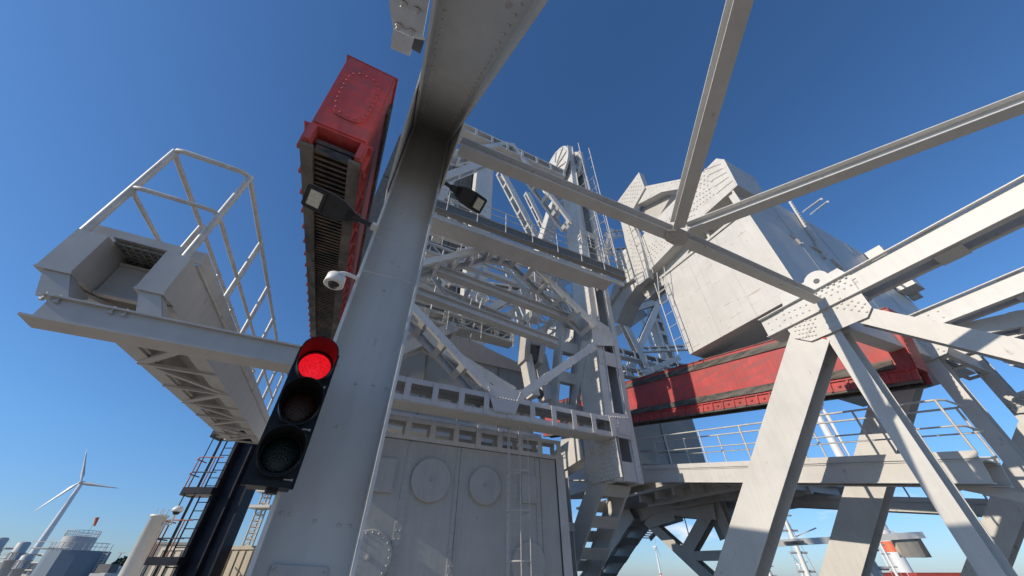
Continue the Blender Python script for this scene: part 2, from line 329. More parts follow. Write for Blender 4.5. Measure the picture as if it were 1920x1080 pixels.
# low crossbeam with open battened web
m=MB(); y=FS+.35; m.laced(V((-.1,y,4.06)),V((8.75,y,4.06)),EY,.66,.7,'m',.13,.78,.17,.022)
m.box(V((4.3,y,3.715)),EX*4.4,EY*.34,EZ*.01)
m.row(V((.2,FS-.022,4.33)),V((8.5,FS-.022,4.33)),.78/2,-EY,.014); m.build('crossbeam',GREY,bt)
m=MB(); m.prism([pS(u,v,FS-.03) for u,v in [(912,723),(918,721),(978,733),(981,738),(965,778),(927,772)]],-EY,.016)
for a,b,n_ in (((922,743),(970,752),9),((931,770),(960,775),7),((917,727),(921,742),3),((976,737),(971,750),3)): 
    A_,B_=pS(*a,FS-.046),pS(*b,FS-.046); m.row(A_,B_,(B_-A_).length/n_,-EY,.032)
m.build('gusset_plate',GREY,bt)
fm('knee_brace',FS,(757,555),(917,727),pitch=1.0,w=.24,d=1.05,bl=.22)
fm('knee_brace',FS,(974,743),(1116,647),w=.27,d=.5,pitch=1.6)
# upper inverted V under the walkway
fm('portal_arch_member',FS,(776,496),(927,461),pitch=1.0,w=.24,d=1.0)
fm('portal_arch_member',FS,(922,461),(978,473),pitch=1.6,w=.30,d=.95)
fm('portal_arch_member',FS,(972,470),(1118,608),pitch=.95,w=.25,d=1.0)
fm('horizontal_strut',FS+.75,(780,486),(1078,597),'i',w=.34,d=.34)
fm('horizontal_strut',FS+.9,(765,536),(1048,640),'i',w=.34,d=.34)
# right column: front face laced, side plates solid and riveted
def column(x0,x1,xt0,xt1,y0,y1,z0,z1,bat,name='column'):
    m=MB(); 
    def P(f,g,y,z): k=(z-z0)/(z1-z0); a=x0+(xt0-x0)*k; b=x1+(xt1-x1)*k; return V((a+(b-a)*f+g,y,z))
    for (f0,f1,ya,yb) in((0,.06,y0,y1),(.94,1,y0,y1)):
        vs=[P(f,0,y_,z) for z in(z0,z1) for f,y_ in((f0,ya),(f1,ya),(f1,yb),(f0,yb))]
        m.add(vs,[(3,2,1,0),(4,5,6,7),(0,1,5,4),(1,2,6,5),(2,3,7,6),(3,0,4,7)])
    for (f0,f1,ya,yb) in((-.06,.30,y0-.03,y0),(.74,1.06,y0-.03,y0),(-.06,.3,y1,y1+.03),(.74,1.06,y1,y1+.03)):
        vs=[P(f,0,y_,z) for z in(z0,z1) for f,y_ in((f0,ya),(f1,ya),(f1,yb),(f0,yb))]
        m.add(vs,[(3,2,1,0),(4,5,6,7),(0,1,5,4),(1,2,6,5),(2,3,7,6),(3,0,4,7)])
    for f in(.24,.79):
        vs=[P(f_,0,y_,z) for z in(z0,z1) for f_,y_ in((f,y0-.09),(f+.03,y0-.09),(f+.03,y0-.03),(f,y0-.03))]
        m.add(vs,[(3,2,1,0),(4,5,6,7),(0,1,5,4),(1,2,6,5),(2,3,7,6),(3,0,4,7)])
    o=m.build(name,GREY,bt)
    for (za,zb) in bat:
        for yy,nn in((y0-.03,-EY),(y1+.03,EY)):
            m=MB(); vs=[P(-.02,0,yy,za),P(1.02,0,yy,za),P(1.02,0,yy,zb),P(-.02,0,yy,zb)]; m.prism([v+nn*.002 for v in vs],nn,.02)
            if nn.y<0:
                for f in(.08,.20,.84,.96): m.row(P(f,0,yy-.022,za+.1),P(f,0,yy-.022,zb-.1),.2,nn,.03)
            sub(m.build('batten_plate',GREY,bt),o)
    # rivet lines on the side faces
    m=MB()
    for yy in(y0+.08,y0+.2,(y0+y1)/2,y1-.12):
        k=int((z1-z0)/.3)
        for i in range(k): z=z0+i*.3; m.rivet(P(0,-.001,yy,z),-EX,.028)
    sub(m.build('rivet_line',GREY,bt),o)
    return o
bats=[(2.45,3.1),(4.9,5.5) ,(9.0,9.8),(12.4,13.0),(15.2,15.8),(18,18.6),(20.8,21.4)]
bats=[(pS(1178,(a+b)/2,10).z-((b-a)/100),pS(1178,(a+b)/2,10).z+((b-a)/100)) for a,b in((870,900),(668,700),(540,565))]+[(11.2,11.6),(14.5,15),(18,18.6),(21.4,22)]
column(8.78,9.86,9.55,10.75,10,11.25,2.45,24.3,bats)
column(-.35,.65,-.35,.65,10,11.25,2.45,24.3,[(5,5.6),(9,9.6),(13,13.6),(17,17.6)])
def pl_S(name,s,pts,rows,mt=GREY,r=.03,th=.02,par=None):
    m=MB(); m.prism([pS(u,v,s) for u,v in pts],-EY,th)
    for a,b,n_ in rows: A_,B_=pS(*a,s)-EY*th,pS(*b,s)-EY*th; m.row(A_,B_,(B_-A_).length/n_,-EY,r)
    return m.build(name,mt,par or bt)
pl_S('gusset_plate',9.9,[(1132,778),(1150,774),(1179,779),(1186,826),(1160,820),(1134,806)],[((1136,781),(1176,784),9),((1137,806),(1182,820),9),((1157,784),(1160,815),6),((1175,786),(1181,815),6),((1140,785),(1140,803),3)],r=.035)
pl_S('gusset_plate',9.88,[(1108,610),(1113,604),(1127,605),(1141,614),(1148,628),(1151,649),(1113,648)],[((1128,610),(1135,644),6),((1145,622),(1147,644),4),((1113,648),(1113,646),1),((1120,612),(1122,645),5)],r=.032)
# bottom shoe of the column and its riveted side gusset
def pl_T(name,t,pts,grids,mt=GREY,r=.035,th=.02,par=None,nrm=-EX):
    m=MB(); m.prism([pT(u,v,t) for u,v in pts],nrm,th)
    for q,nu,nv in grids: m.grid(*[pT(u,v,t)+nrm*th for u,v in q],nu,nv,nrm,r,True)
    return m.build(name,mt,par or bt)
pl_T('side_gusset',8.72,[(1118,780),(1149,790),(1168,894),(1112,908),(1092,888),(1098,862),(1094,822),(1060,812)],[([(1122,800),(1148,800),(1160,892),(1126,902)],7,14),([(1103,830),(1118,830),(1118,850),(1103,850)],3,3),([(1100,870),(1112,878),(1114,892),(1100,886)],3,3)],r=.05)
m=MB(); m.prism([V((8.76,10.02,2.5)),V((8.76,12.9,3.0)),V((9.9,12.9,3.0)),V((9.9,10.02,2.5))],-EZ,.03); m.build('base_plate',GREY,bt)
m=MB(); m.bx(pT(1090,835,8.7)+V((.3,0,0)),pT(1040,868,8.7)+V((.3,0,0)),EX,.9,.6); m.build('knee_brace',GREY,bt)
# inclined legs under the columns
def leg(name,t,p,q,w,d,par,mt=GREY,pitch=1.3):
    A_,B_=pT(*p,t),pT(*q,t); A_.x=B_.x=t+d/2; dr=(B_-A_)/(B_.z-A_.z); B_=A_+dr*(GZ-A_.z)
    m=MB(); m.laced(A_,B_,EX,w,d,'n',.06,pitch,.42,.03); return m.build(name,mt,par)
leg('inclined_leg',8.75,(1122,893),(1072,1040),.75,1.15,bt)
# walkway girder with soffit and railings
WZ=10.1; s0=8.6
m=MB(); y1=pH(806,432,WZ).y; m.aabb((.2,s0+.05,WZ),(9.3,y1,WZ+.05)); m.aabb((.2,s0,WZ-.03),(9.9,s0+.05,WZ+.2)); m.aabb((.2,y1,WZ-.03),(8.6,y1+.08,WZ+.5))
w=m.build('walkway_girder',GREY,bt)
m=MB(); m.aabb((.2,s0-.25,WZ+.26),(9.9,s0+.0,WZ+.3))
for i in range(96): m.aabb((.25+i*.1,s0-.22,WZ+.3),(.262+i*.1,s0-.21,WZ+.72))
for j in range(9): m.aabb((.2,s0-.225,WZ+.3+j*.055),(9.9,s0-.215,WZ+.312+j*.055))
m.aabb((.2,s0-.2,WZ+.3),(9.9,s0-.19,WZ+.74)); sub(m.build('mesh_fascia',GRATE,bt),w)
def railing(pts,h=1.1,mid=1,post=1.3,r=.021,name='railing',par=None,mt=GALV,up=EZ,toe=False):
    m=MB(); pts=[V(p) for p in pts]
    m.tube([p+up*h for p in pts],r,6)
    for k in range(mid): m.tube([p+up*h*(k+1)/(mid+1) for p in pts],r*.75,6)
    for a,b in zip(pts[:-1],pts[1:]):
        k=max(1,round((b-a).length/post))
        for i in range(k+1): q=a.lerp(b,i/k); m.tube([q,q+up*h],r,6)
    return m.build(name,mt,par)
railing([V((.3,s0-.24,WZ+.3)),V((9.9,s0-.24,WZ+.3))],1.15,2,1.25,par=bt)
railing([V((.6,s0+1.1,WZ+.3)),V((9.3,s0+1.1,WZ+.3))],1.15,2,1.25,par=bt)
railing([V((8.0,s0+.1,WZ+1.9)),V((9.5,s0+.1,WZ+1.9)),V((9.9,s0+1.1,WZ+1.9))],1.0,3,.5,par=bt)
# top portal beam and brace
zt=pS(868,229,FS).z; 
m=MB(); A_,B_=pS(860,232,FS),pS(1060,325,FS); o_=V((0,.45,0)); m.laced(A_+o_,B_+o_,EY,.72,.9,'m',.1,.95,.14,.02); m.build('top_crossbeam',GREY,bt)
fm('portal_arch_member',FS,(860,283),(946,268),w=.28,d=.85,pitch=1.1)
fm('portal_arch_member',FS,(942,266),(966,273),w=.28,d=.85,pitch=1.1)
fm('portal_arch_member',FS,(960,268),(1072,415),w=.3,d=.85,pitch=1.1)
# sheave heads on the column top
for x in(8.95,9.95):
    m=MB(); c=V((x,11.2,22.4)); R=1.75; pts=[]
    m.lathe(c,EX,[(0,R),(.16,R),(.16,R-.2),(.10,R-.2),(.10,0)],28,False); m.lathe(c,-EX,[(0,R),(.03,R-.05),(.03,R-.2),(0.0,R-.25),(0,.5),(.14,.5),(.14,0)],28,False)
    for k in range(10):
        a=k*math.pi/5; m.bx(c+V((-.05,math.cos(a)*.5,math.sin(a)*.5)),c+V((-.05,math.cos(a)*(R-.1),math.sin(a)*(R-.1))),EX,.1,.07)
    m.build('sheave',GREY,bt)
# ladder cages beside the column
def ladder(a,b,off,pitch=.5,r=.022,name='ladder',par=None,mt=GALV):
    m=MB(); m.tube([a,b],r,6); m.tube([a+off,b+off],r,6); k=int((b-a).length/pitch)
    for i in range(1,k): q=a.lerp(b,i/k); m.tube([q,q+off],r*.7,5)
    return m.build(name,mt,par)
ladder(pS(1084,268,9.3),pS(1135,485,9.3),V((0,1.0,.2)),1.05,.03,par=bt)
ladder(pS(1104,278,9.3),pS(1157,490,9.3),V((0,1.0,.2)),1.05,.03,par=bt)
ladder(pS(1100,330,9.7),pS(1145,505,9.7),V((.55,0,0)),.6,.022,par=bt)

# rear frames of the tower, all on their own planes along the bridge
for (nm,s,p,q,kd,w,d,kw) in [
 ('rear_diagonal',16,(941,318),(1012,450),'laced',.55,.7,{'pitch':1.7}),
 ('rear_diagonal',16,(812,395),(850,330),'laced',.5,.7,{'pitch':1.7}),
 ('rear_diagonal',14,(790,345),(915,300),'laced',.5,.6,{'pitch':1.7}),
 ('rear_diagonal',14,(795,395),(940,470),'laced',.45,.6,{'pitch':1.5}),
 ('rear_diagonal',13,(770,440),(842,530),'laced',.4,.6,{'pitch':1.3}),
 ('rear_diagonal',13,(800,512),(905,455),'laced',.35,.6,{'pitch':1.3}),
 ('rear_strut',13,(775,520),(960,600),'i',.35,.4,{}),
 ('rear_strut',12.4,(760,578),(965,632),'laced',.6,.6,{'axis':'m','pitch':.9}),
 ('rear_diagonal',12.6,(862,572),(790,640),'laced',.35,.5,{'pitch':1.3}),
 ('rear_diagonal',12.2,(790,628),(965,735),'laced',.42,.7,{'pitch':1.0}),
 ('rear_diagonal',12.2,(750,655),(855,610),'laced',.42,.7,{'pitch':1.4}),
 ('rear_diagonal',15,(905,585),(1010,530),'laced',.4,.5,{'pitch':1.5}),
 ('rear_diagonal',15,(960,470),(1000,590),'laced',.5,.5,{'pitch':1.5}),
 ('rear_diagonal',17,(880,640),(1020,545),'laced',.4,.5,{'pitch':1.8}),
 ('rear_strut',15,(890,530),(1095,560),'laced',.5,.5,{'axis':'m','pitch':1.2}),
 ('rear_diagonal',13,(1000,470),(1080,640),'laced',.45,.6,{'pitch':1.2}),
 ('rear_diagonal',14,(1090,500),(985,600),'laced',.4,.6,{'pitch':1.4}),
 ('rear_strut',18,(860,470),(1090,500),'laced',.6,.5,{'axis':'m','pitch':1.4}),
 ('rear_diagonal',18,(990,360),(1060,500),'laced',.5,.5,{'pitch':1.8}),
 ('rear_strut',12.5,(800,470),(1060,560),'box',.2,.3,{}),
 ('rear_diagonal',11.3,(840,560),(800,500),'box',.16,.1,{}),
 ('rear_diagonal',11.3,(870,560),(905,500),'box',.16,.1,{}),
 ('rear_diagonal',11.3,(925,470),(1000,560),'box',.14,.1,{}),
 ('rear_diagonal',11.3,(1040,590),(1000,640),'box',.12,.1,{}),
]: fm(nm,s,p,q,kd,w=w,d=d,**kw)
# secondary lattice girders and rails threaded through the tower
def xtruss(sy,p,q,h,n,w=.09,flip=0,name='lattice_girder',mt=GREY,par=None,dy=0):
    A_,B_=pS(*p,sy),pS(*q,sy); m=MB(); x=(B_-A_).normalized(); u=x.cross(EY); u=u if (u.z>0) else -u
    for k in(0,1): m.bx(A_+u*h*k,B_+u*h*k,EY,w*1.25,w*1.5)
    for i in range(n):
        a=A_.lerp(B_,i/n); b=A_.lerp(B_,(i+1)/n)
        m.bx(a+u*h*((i+flip)%2),b+u*h*((i+flip+1)%2),EY,w*.8,w*.5)
        if i%2: m.bx(a,a+u*h,EY,w*.7,w*.5)
    return m.build(name,mt,par or bt)
for a in [(12.0,(778,462),(1058,566),.55,12,.07),(13.6,(772,560),(985,622),.7,9,.08),(15,(785,430),(1085,535),.9,12,.09),(17.5,(790,365),(905,420),1.0,6,.10),
 (19,(800,300),(905,318),1.4,5,.12),(19,(792,520),(900,545),1.2,5,.12),(16,(968,585),(1000,735),.8,6,.09),(16.5,(935,480),(985,600),.7,6,.08),(14.5,(1010,500),(1085,600),.7,5,.09),
 (20,(1000,440),(1040,600),1.1,7,.12),(18,(880,575),(1050,610),.9,7,.10),(13,(1068,600),(1020,520),.5,6,.07),(12.3,(830,600),(955,640),.45,7,.06),(11.6,(745,640),(800,600),.5,4,.07),
 (21,(795,330),(880,470),1.2,7,.12),(12.8,(1010,640),(1075,600),.5,4,.07)]: xtruss(*a)
railing([pS(768,600,12.2),pS(962,650,12.2)],1.3,4,1.4,.018,par=bt)
railing([pS(790,455,13.4),pS(930,500,13.4)],1.1,2,1.2,.02,par=bt)
railing([pS(985,560,14.4),pS(1080,590,14.4)],1.1,2,1.0,.022,par=bt)
for (u,v,u2,v2,sy) in ((905,560,880,640,12.4),(868,470,840,640,13.1),(1000,480,1012,640,12.9),(1040,470,1060,600,13.5),(832,470,806,590,12.7)):
    m=MB(); m.tube([pS(u,v,sy),pS(u2,v2,sy)],.035,7); m.build('conduit',GALV,bt)
for (p,q,sy) in (((885,560),(862,640),12.6),((1020,455),(1045,590),15.2)):
    A_,B_=pS(*p,sy),pS(*q,sy); ladder(A_,B_,V((.45,0,0)),.35,.022,par=bt)
# coiled hoses on the link heads
for (u,v,sy,R) in ((905,560,14,.35),(1005,560,14,.4),(985,545,15,.35),(955,600,14.5,.3)):
    c=pS(u,v,sy)
    for k in range(3):
        m=MB(); m.tube([c+V((math.cos(a)*R*(1-.12*k),.12*k,math.sin(a)*R*1.3*(1-.12*k))) for a in [j*math.pi/9 for j in range(15)]],.03,6); m.build('hose',GALV,bt)
for (u,v,sy,w_,h_) in ((1000,590,14.2,.7,.9),(1052,575,14.6,.6,.7),(1030,520,16,.8,1.0),(985,640,13.2,.5,.9),(1018,470,17,.7,.8),(820,445,15.6,.6,.5)):
    c=pS(u,v,sy); m=MB(); m.box(c,EX*w_/2,EY*.25,EZ*h_/2); m.box(c+V((0,-.27,0)),EX*w_*.4,EY*.02,EZ*h_*.4); m.row(c+V((-w_*.45,-.25,h_*.45)),c+V((w_*.45,-.25,h_*.45)),.14,-EY,.025); m.build('gear_casing',GREY,bt)
# pale rear columns
for (s,p,q,w,d) in [(22,(912,300),(880,700),2.0,1.2),(13,(1048,375),(1008,520),.8,1.0)]:
    o=fm('rear_column',s,p,q,'box',w=w,d=d)
    m=MB(); A_,B_=pS(*p,s),pS(*q,s)
    for dx in(-w*.42,-w*.3,w*.3,w*.42): m.row(A_+V((dx,-.002,0)),B_+V((dx,-.002,0)),.45,-EY,.05)
    sub(m.build('rivet_line',GREY,bt),o)
# legs between cross girder and pivot (two laced rakers, right of centre)
leg2=[(1060,570,1042,770),(1090,600,1085,760)]
for t_,p,q,w in ((8.0,(1052,590),(1036,775),.55),(8.9,(1098,640),(1072,780),.5)):
    A_,B_=pT(*p,t_),pT(*q,t_); m=MB(); m.laced(A_+EX*.5,B_+EX*.5,EX,w,1.1,'n',.1,1.4,.45,.03); m.build('raker',GREY,bt)
# gear wheel rim glimpsed beside the raker
m=MB(); c=pS(1048,625,13.2); m.lathe(c,V((-.75,-.6,.1)),[(0,1.0),(.2,1.0),(.2,.82),(.05,.82),(.05,.35),(.2,.35),(.2,0)],26,False)
for k in range(18):
    a=k*math.tau/18; ax=V((-.75,-.6,.1)).normalized(); e1=ax.orthogonal().normalized(); e2=ax.cross(e1); m.rivet(c+ax*.2+(e1*math.cos(a)+e2*math.sin(a))*.91,ax,.06)
m.build('gear_wheel',GREY,bt)
# hanging bearing block with open throat
m=MB(); s=11.6; 
for a,b in(((992,622),(988,675)),((1022,628),(1014,680))): m.bx(pS(*a,s)+EY*.3,pS(*b,s)+EY*.3,EY,.24,.6)
m.bx(pS(991,622,s)+EY*.3,pS(1024,628,s)+EY*.3,EY,.2,.6); m.bx(pS(993,638,s)+EY*.3,pS(1022,643,s)+EY*.3,EY,.28,.5)
o=m.build('bearing_block',GREY2,bt)
m=MB(); m.bx(pS(1006,650,s)+EY*.35,pS(1000,672,s)+EY*.35,EY,.55,.5); m.aabb(pS(998,628,s)+V((0,.4,0)),pS(1020,634,s)+V((0,.5,-.4))); sub(m.build('block_throat',DARK,bt),o)
m=MB(); m.bx(pS(985,668,11.9),pS(1000,745,11.9),EY,.35,.5); m.bx(pS(1008,668,12.4),pS(1028,752,12.4),EY,.62,.5); o=m.build('hanger_link',GREY,bt)
m=MB(); m.lathe(pS(1010,738,12.12),-EY,[(0,.24),(.02,.24),(.02,0)],20,False); sub(m.build('hanger_hole',DARK,bt),o)

# ================================================================== MACHINE HOUSE (hatched front wall under the tower)
mh=thing('machine_house','grey riveted plate house with round hatch covers below the laced girders','machine house',(4.2,11,GZ))
m=MB(); m.aabb((-.4,11,GZ),(7.1,15.5,3.12)); m.build('wall',HOUSE,mh)
m=MB(); m.laced(V((-.3,11.15,3.45)),V((7.35,11.15,3.45)),EY,.62,.4,'m',.11,.78,.17,.02); m.build('girder',GREY,mh)
m=MB(); m.laced(V((-.3,13.5,4.4)),V((8,13.5,4.4)),EY,.62,.4,'m',.11,.9,.17,.02); m.build('girder',GREY,mh)
for (a,b) in(((765,820),(745,1080)),((864,845),(842,1080)),((1012,880),(1012,1080))):
    m=MB(); A_,B_=pS(*a,10.985),pS(*b,10.985); x=(A_.x+B_.x)/2
    for dx in(-.05,.05): m.row(V((x+dx,10.98,3.05)),V((x+dx,10.98,GZ+.2)),.17,-EY,.02)
    m.aabb((x-.10,10.98,GZ),(x+.10,10.998,3.1)); m.build('riveted_seam',HOUSE,mh)
for u in(864,1010): m=MB(); x=pS(u,850,11).x; m.aabb((x-.010,10.972,GZ),(x+.010,10.979,3.1)); m.build('seam_gap',WELD,mh)
def hatch(c,R,ring=0):
    m=MB(); m.lathe(c,-EY,[(0,R),(.105,R),(.12,R-.02),(.12,0)],40,False)
    m.lathe(c-EY*.12,-EY,[(0,.06),(.03,.06),(.03,.035),(.08,.035),(.08,0)],10,False)
    for k in range(ring): a=k*math.tau/ring; m.rivet(c+V((math.cos(a)*(R-.07),-.12,math.sin(a)*(R-.07))),-EY,.028)
    for k in range(3): a=4.0+k*.22; m.rivet(c+V((math.cos(a)*(R-.07),-.12,math.sin(a)*(R-.07))),-EY,.028)
    return m.build('hatch_cover',HOUSE,mh)
hatch(pS(807,900,11),.56); hatch(pS(908,911,11),.50); hatch(pS(688,1046,11),.56,20); hatch(pS(990,1058,11),.52)
def plate(c,w,h,bolts=4):
    m=MB(); m.box(c-EY*.05,EX*w/2,EY*.05,EZ*h/2)
    for i in range(bolts):
        f=-.5+i/(bolts-1)
        for z in(-.42,): m.rivet(c+V((f*w*.85,-.10,z*h)),-EY,.03)
    m.build('access_plate',HOUSE,mh)
plate(pS(708,890,11),.85,.82); plate(pS(989,918,11),.5,.75)
# ladder with safety hoops on the house wall
a=V((5.12,10.55,GZ)); b=V((5.12,10.55,3.9))
m=MB(); 
for dx in(0,.42): m.tube([a+V((dx,0,0)),b+V((dx,0,0))],.022,6)
for k in range(18): q=a.lerp(b,(k+.5)/18); m.tube([q,q+V((.42,0,0))],.012,5)
for dx,dy in((-.12,-.35),(.1,-.6),(.38,-.6)): m.tube([a+V((dx,dy,.6)),b+V((dx,dy,0))],.012,5)
for z in(.35,1.45,2.45): m.tube([V((5.12-.02,10.55,z)),V((5.0,10.2,z)),V((5.2,9.96,z)),V((5.5,9.96,z)),V((5.65,10.2,z)),V((5.56,10.55,z))],.02,6)
m.build('ladder',GALV,mh)
# corner framing right of the wall
m=MB(); m.hsec(V((7.28,11.1,GZ)),V((7.28,11.1,3.3)),EY,.3,.3,.02); m.hsec(V((8.3,12.6,GZ)),V((8.3,12.6,3.2)),EX,.5,.5,.03); m.bx(V((7.3,11.9,1.4)),V((8.6,12.4,1.4)),EY,.25,.1); m.build('corner_post',GREY,mh)
# upper house behind
uh=thing('winch_house','tall plain grey plate house behind the tower braces','machine house',(4.5,14.3,3.2))
m=MB(); m.aabb((-.5,14.3,3.4),(8.2,19,7.95)); o=m.build('wall',HOUSE,uh)
m=MB(); m.prism([V((-.6,14.2,7.9)),V((8.3,14.2,7.9)),V((8.3,14.2,8.15)),V((3.9,14.2,9.2)),V((-.6,14.2,9.4))],EY,5); m.build('roof',GREY2,uh)
m=MB()
for x in(1.7,2.9,4.6,6.4): m.aabb((x-.03,14.27,3.4),(x+.03,14.298,7.9))
m.build('panel_joint',WELD,uh)

# ================================================================== FAR COUNTERWEIGHT (dark, left) and its panels
fc=thing('raised_counterweight','weathered counterweight block, dark with painted-in shade, half hidden behind the near post','counterweight',(1,24,14))
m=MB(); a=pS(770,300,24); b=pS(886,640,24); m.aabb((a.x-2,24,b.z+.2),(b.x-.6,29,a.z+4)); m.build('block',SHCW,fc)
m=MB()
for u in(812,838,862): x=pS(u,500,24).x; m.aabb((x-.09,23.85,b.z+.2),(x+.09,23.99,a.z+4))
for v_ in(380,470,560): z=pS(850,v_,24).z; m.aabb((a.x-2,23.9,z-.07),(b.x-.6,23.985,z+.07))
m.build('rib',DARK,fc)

# ================================================================== COUNTERWEIGHT (right)
cw=thing('counterweight','huge pale riveted counterweight box hanging from a high beam above the red strut','counterweight',(12,5.9,7))
CT=12.0
m=MB(); m.aabb((CT,3.72,6.95),(24.6,8.1,11.1)); m.aabb((CT+2,3.75,11.1),(24.6,6.6,14.0)); m.aabb((CT+.02,3.74,11.1),(CT+2.0,3.95,13.9)); m.aabb((CT+.6,5.6,11.12),(CT+1.99,5.7,12.2)); m.aabb((CT+2.01,6.6,11.1),(24.5,9.0,12.2))
m.build('block',CREAM,cw)
m=MB()
for f in(.33,.66): 
    y=3.72+f*4.4; m.aabb((CT-.006,y-.012,6.97),(CT-.002,y+.012,11.05))
for x in(15.2,18.5,21.6): m.aabb((x-.02,3.712,7),(x+.02,3.718,13.9))
m.build('weld_seam',HOUSE,cw)
m=MB(); m.aabb((CT-.06,3.66,11.0),(CT+.02,8.2,11.12)); m.aabb((CT-.05,3.66,6.93),(CT+.0,3.74,14.1)); m.row(V((CT-.06,3.8,11.06)),V((CT-.06,8.1,11.06)),.18,-EX,.022); m.build('edge_angle',CREAM,cw)
# small bolted brackets on the shaded front face
m=MB()
for (u,v,u2,v2) in((1480,380,1508,425),(1508,425,1530,455),(1528,455,1545,485),(1482,440,1500,458),(1520,462,1545,478),(1558,488,1578,505)):
    m=MB(); A_,B_=pS(u,v,3.71),pS(u2,v2,3.71); m.bx(A_-EY*.04,B_-EY*.04,EY,.12,.08)
    k=max(3,int((B_-A_).length/.22))
    for i in range(k+1): m.rivet(A_.lerp(B_,i/k)+V((.05,-.08,0)),-EY,.05)
    m.build('bolted_bracket',CREAM,cw)
m=MB()
for p,q in(((1505,398),(1540,373)),((1520,402),(1552,378))): A_=pS(*p,3.7); B_=A_+V((0.0,-1.6,.9)); B_=pS(q[0],q[1],2.2); m.tube([A_,B_],.045,8)
m.build('projecting_bar',WHITE,cw)
m=MB(); A_=pS(1582,432,3.7); m.aabb((A_.x,3.0,11.2),(A_.x+1.0,3.7,13.9)); m.row(V((A_.x+.2,2.99,11.3)),V((A_.x+.2,2.99,13.8)),.22,-EY,.04); m.aabb((A_.x+1.0,3.3,11.0),(A_.x+1.3,3.7,13.9)); m.build('corner_frame',CREAM,cw)
# high beam with riveted side plate
P_=[(1345,297),(1368,302),(1383,345),(1300,428),(1193,530),(1190,445),(1260,375)]
m=MB(); pts=[pT(u,v,CT-.08) for u,v in [(1343,297),(1358,299),(1383,347),(1302,419),(1232,492),(1200,525),(1165,512),(1215,425)]]
m.prism(pts,EX,2.0)
for q,nu,nv in (([(1322,318),(1350,308),(1372,340),(1345,362)],9,5),([(1296,345),(1320,322),(1335,340),(1305,368)],5,5),([(1290,378),(1330,355),(1338,365),(1296,395)],8,3),([(1285,400),(1306,392),(1302,412),(1285,420)],5,3),([(1232,430),(1280,385),(1284,392),(1238,440)],9,2),([(1236,458),(1264,432),(1270,440),(1240,468)],6,3),([(1205,470),(1230,452),(1232,480),(1208,500)],5,6)):
    m.grid(*[pT(u,v,CT-.08) for u,v in q],nu,nv,-EX,.045,True)
m.build('beam',CREAM,cw)
m=MB(); m.prism([pT(u,v,CT-.04) for u,v in [(1240,484),(1196,532),(1172,566),(1156,606),(1142,600),(1146,560),(1162,515),(1200,480)]],EX,1.0); m.build('pivot_arm',GREY,cw)
m=MB(); m.prism([pT(1193,540,CT+.5),pT(1232,500,CT+.5),pT(1300,440,CT+.5),pT(1282,500,CT+.5),pT(1215,560,CT+.5)],EX,.5); m.build('under_plate',CREAM,cw)
# link arm up left with pointed plate
m=MB(); pts=[pT(u,v,CT-.3) for u,v in [(1155,382),(1198,323),(1209,352),(1184,397),(1188,425),(1200,450),(1216,520),(1196,535),(1178,505),(1170,440)]]; m.prism(pts,EX,.35)
for q,nu,nv in (([(1162,380),(1196,335),(1204,352),(1172,395)],7,6),([(1172,400),(1184,402),(1190,430),(1178,440)],3,6),([(1180,450),(1196,455),(1206,510),(1192,515)],4,9)): m.grid(*[pT(u,v,CT-.3) for u,v in q],nu,nv,-EX,.045,True)
m.build('link_plate',CREAM,cw)
m=MB(); pts=[pT(u,v,CT-.26) for u,v in [(1196,336),(1212,344),(1285,336),(1292,352),(1275,350),(1235,356),(1200,372),(1188,392),(1180,388)]]; m.prism([pT(u,v,CT-.2) for u,v in [(1206,350),(1285,334),(1285,352),(1240,360),(1208,377),(1196,383)]],EX,.5)
m.row(pT(1212,354,CT-.2),pT(1282,338,CT-.2),.25,-EX,.035); m.build('link_arm',CREAM,cw)
m=MB(); m.prism([pT(u,v,CT+.3) for u,v in [(1205,380),(1240,360),(1262,362),(1215,440),(1186,425)]],EX,.3); m.build('arm_web',GREY2,cw)
m=MB(); m.prism([pT(u,v,CT-.25) for u,v in [(1155,478),(1180,462),(1192,520),(1160,540)]],EX,.2); m.grid(*[pT(u,v,CT-.25) for u,v in [(1158,486),(1178,470),(1186,512),(1162,528)]],6,7,-EX,.045,True); m.build('link_plate',GREY,cw)
m=MB(); m.prism([pT(u,v,CT-.22) for u,v in [(1150,535),(1160,525),(1160,545),(1140,575),(1142,560)]],EX,.2); m.grid(*[pT(u,v,CT-.22) for u,v in [(1152,537),(1159,531),(1158,545),(1146,560)]],3,4,-EX,.04); m.build('link_plate',CREAM,cw)
# ladders on the counterweight side
for (p,q) in(((1240,520),(1288,655)),((1184,400),(1225,512)),((1245,500),(1252,560))):
    A_=pT(*p,CT-.35); B_=pT(*q,CT-.35); ladder(A_,B_,V((0,.45,0)),.55,.018,'ladder',cw,GREY)

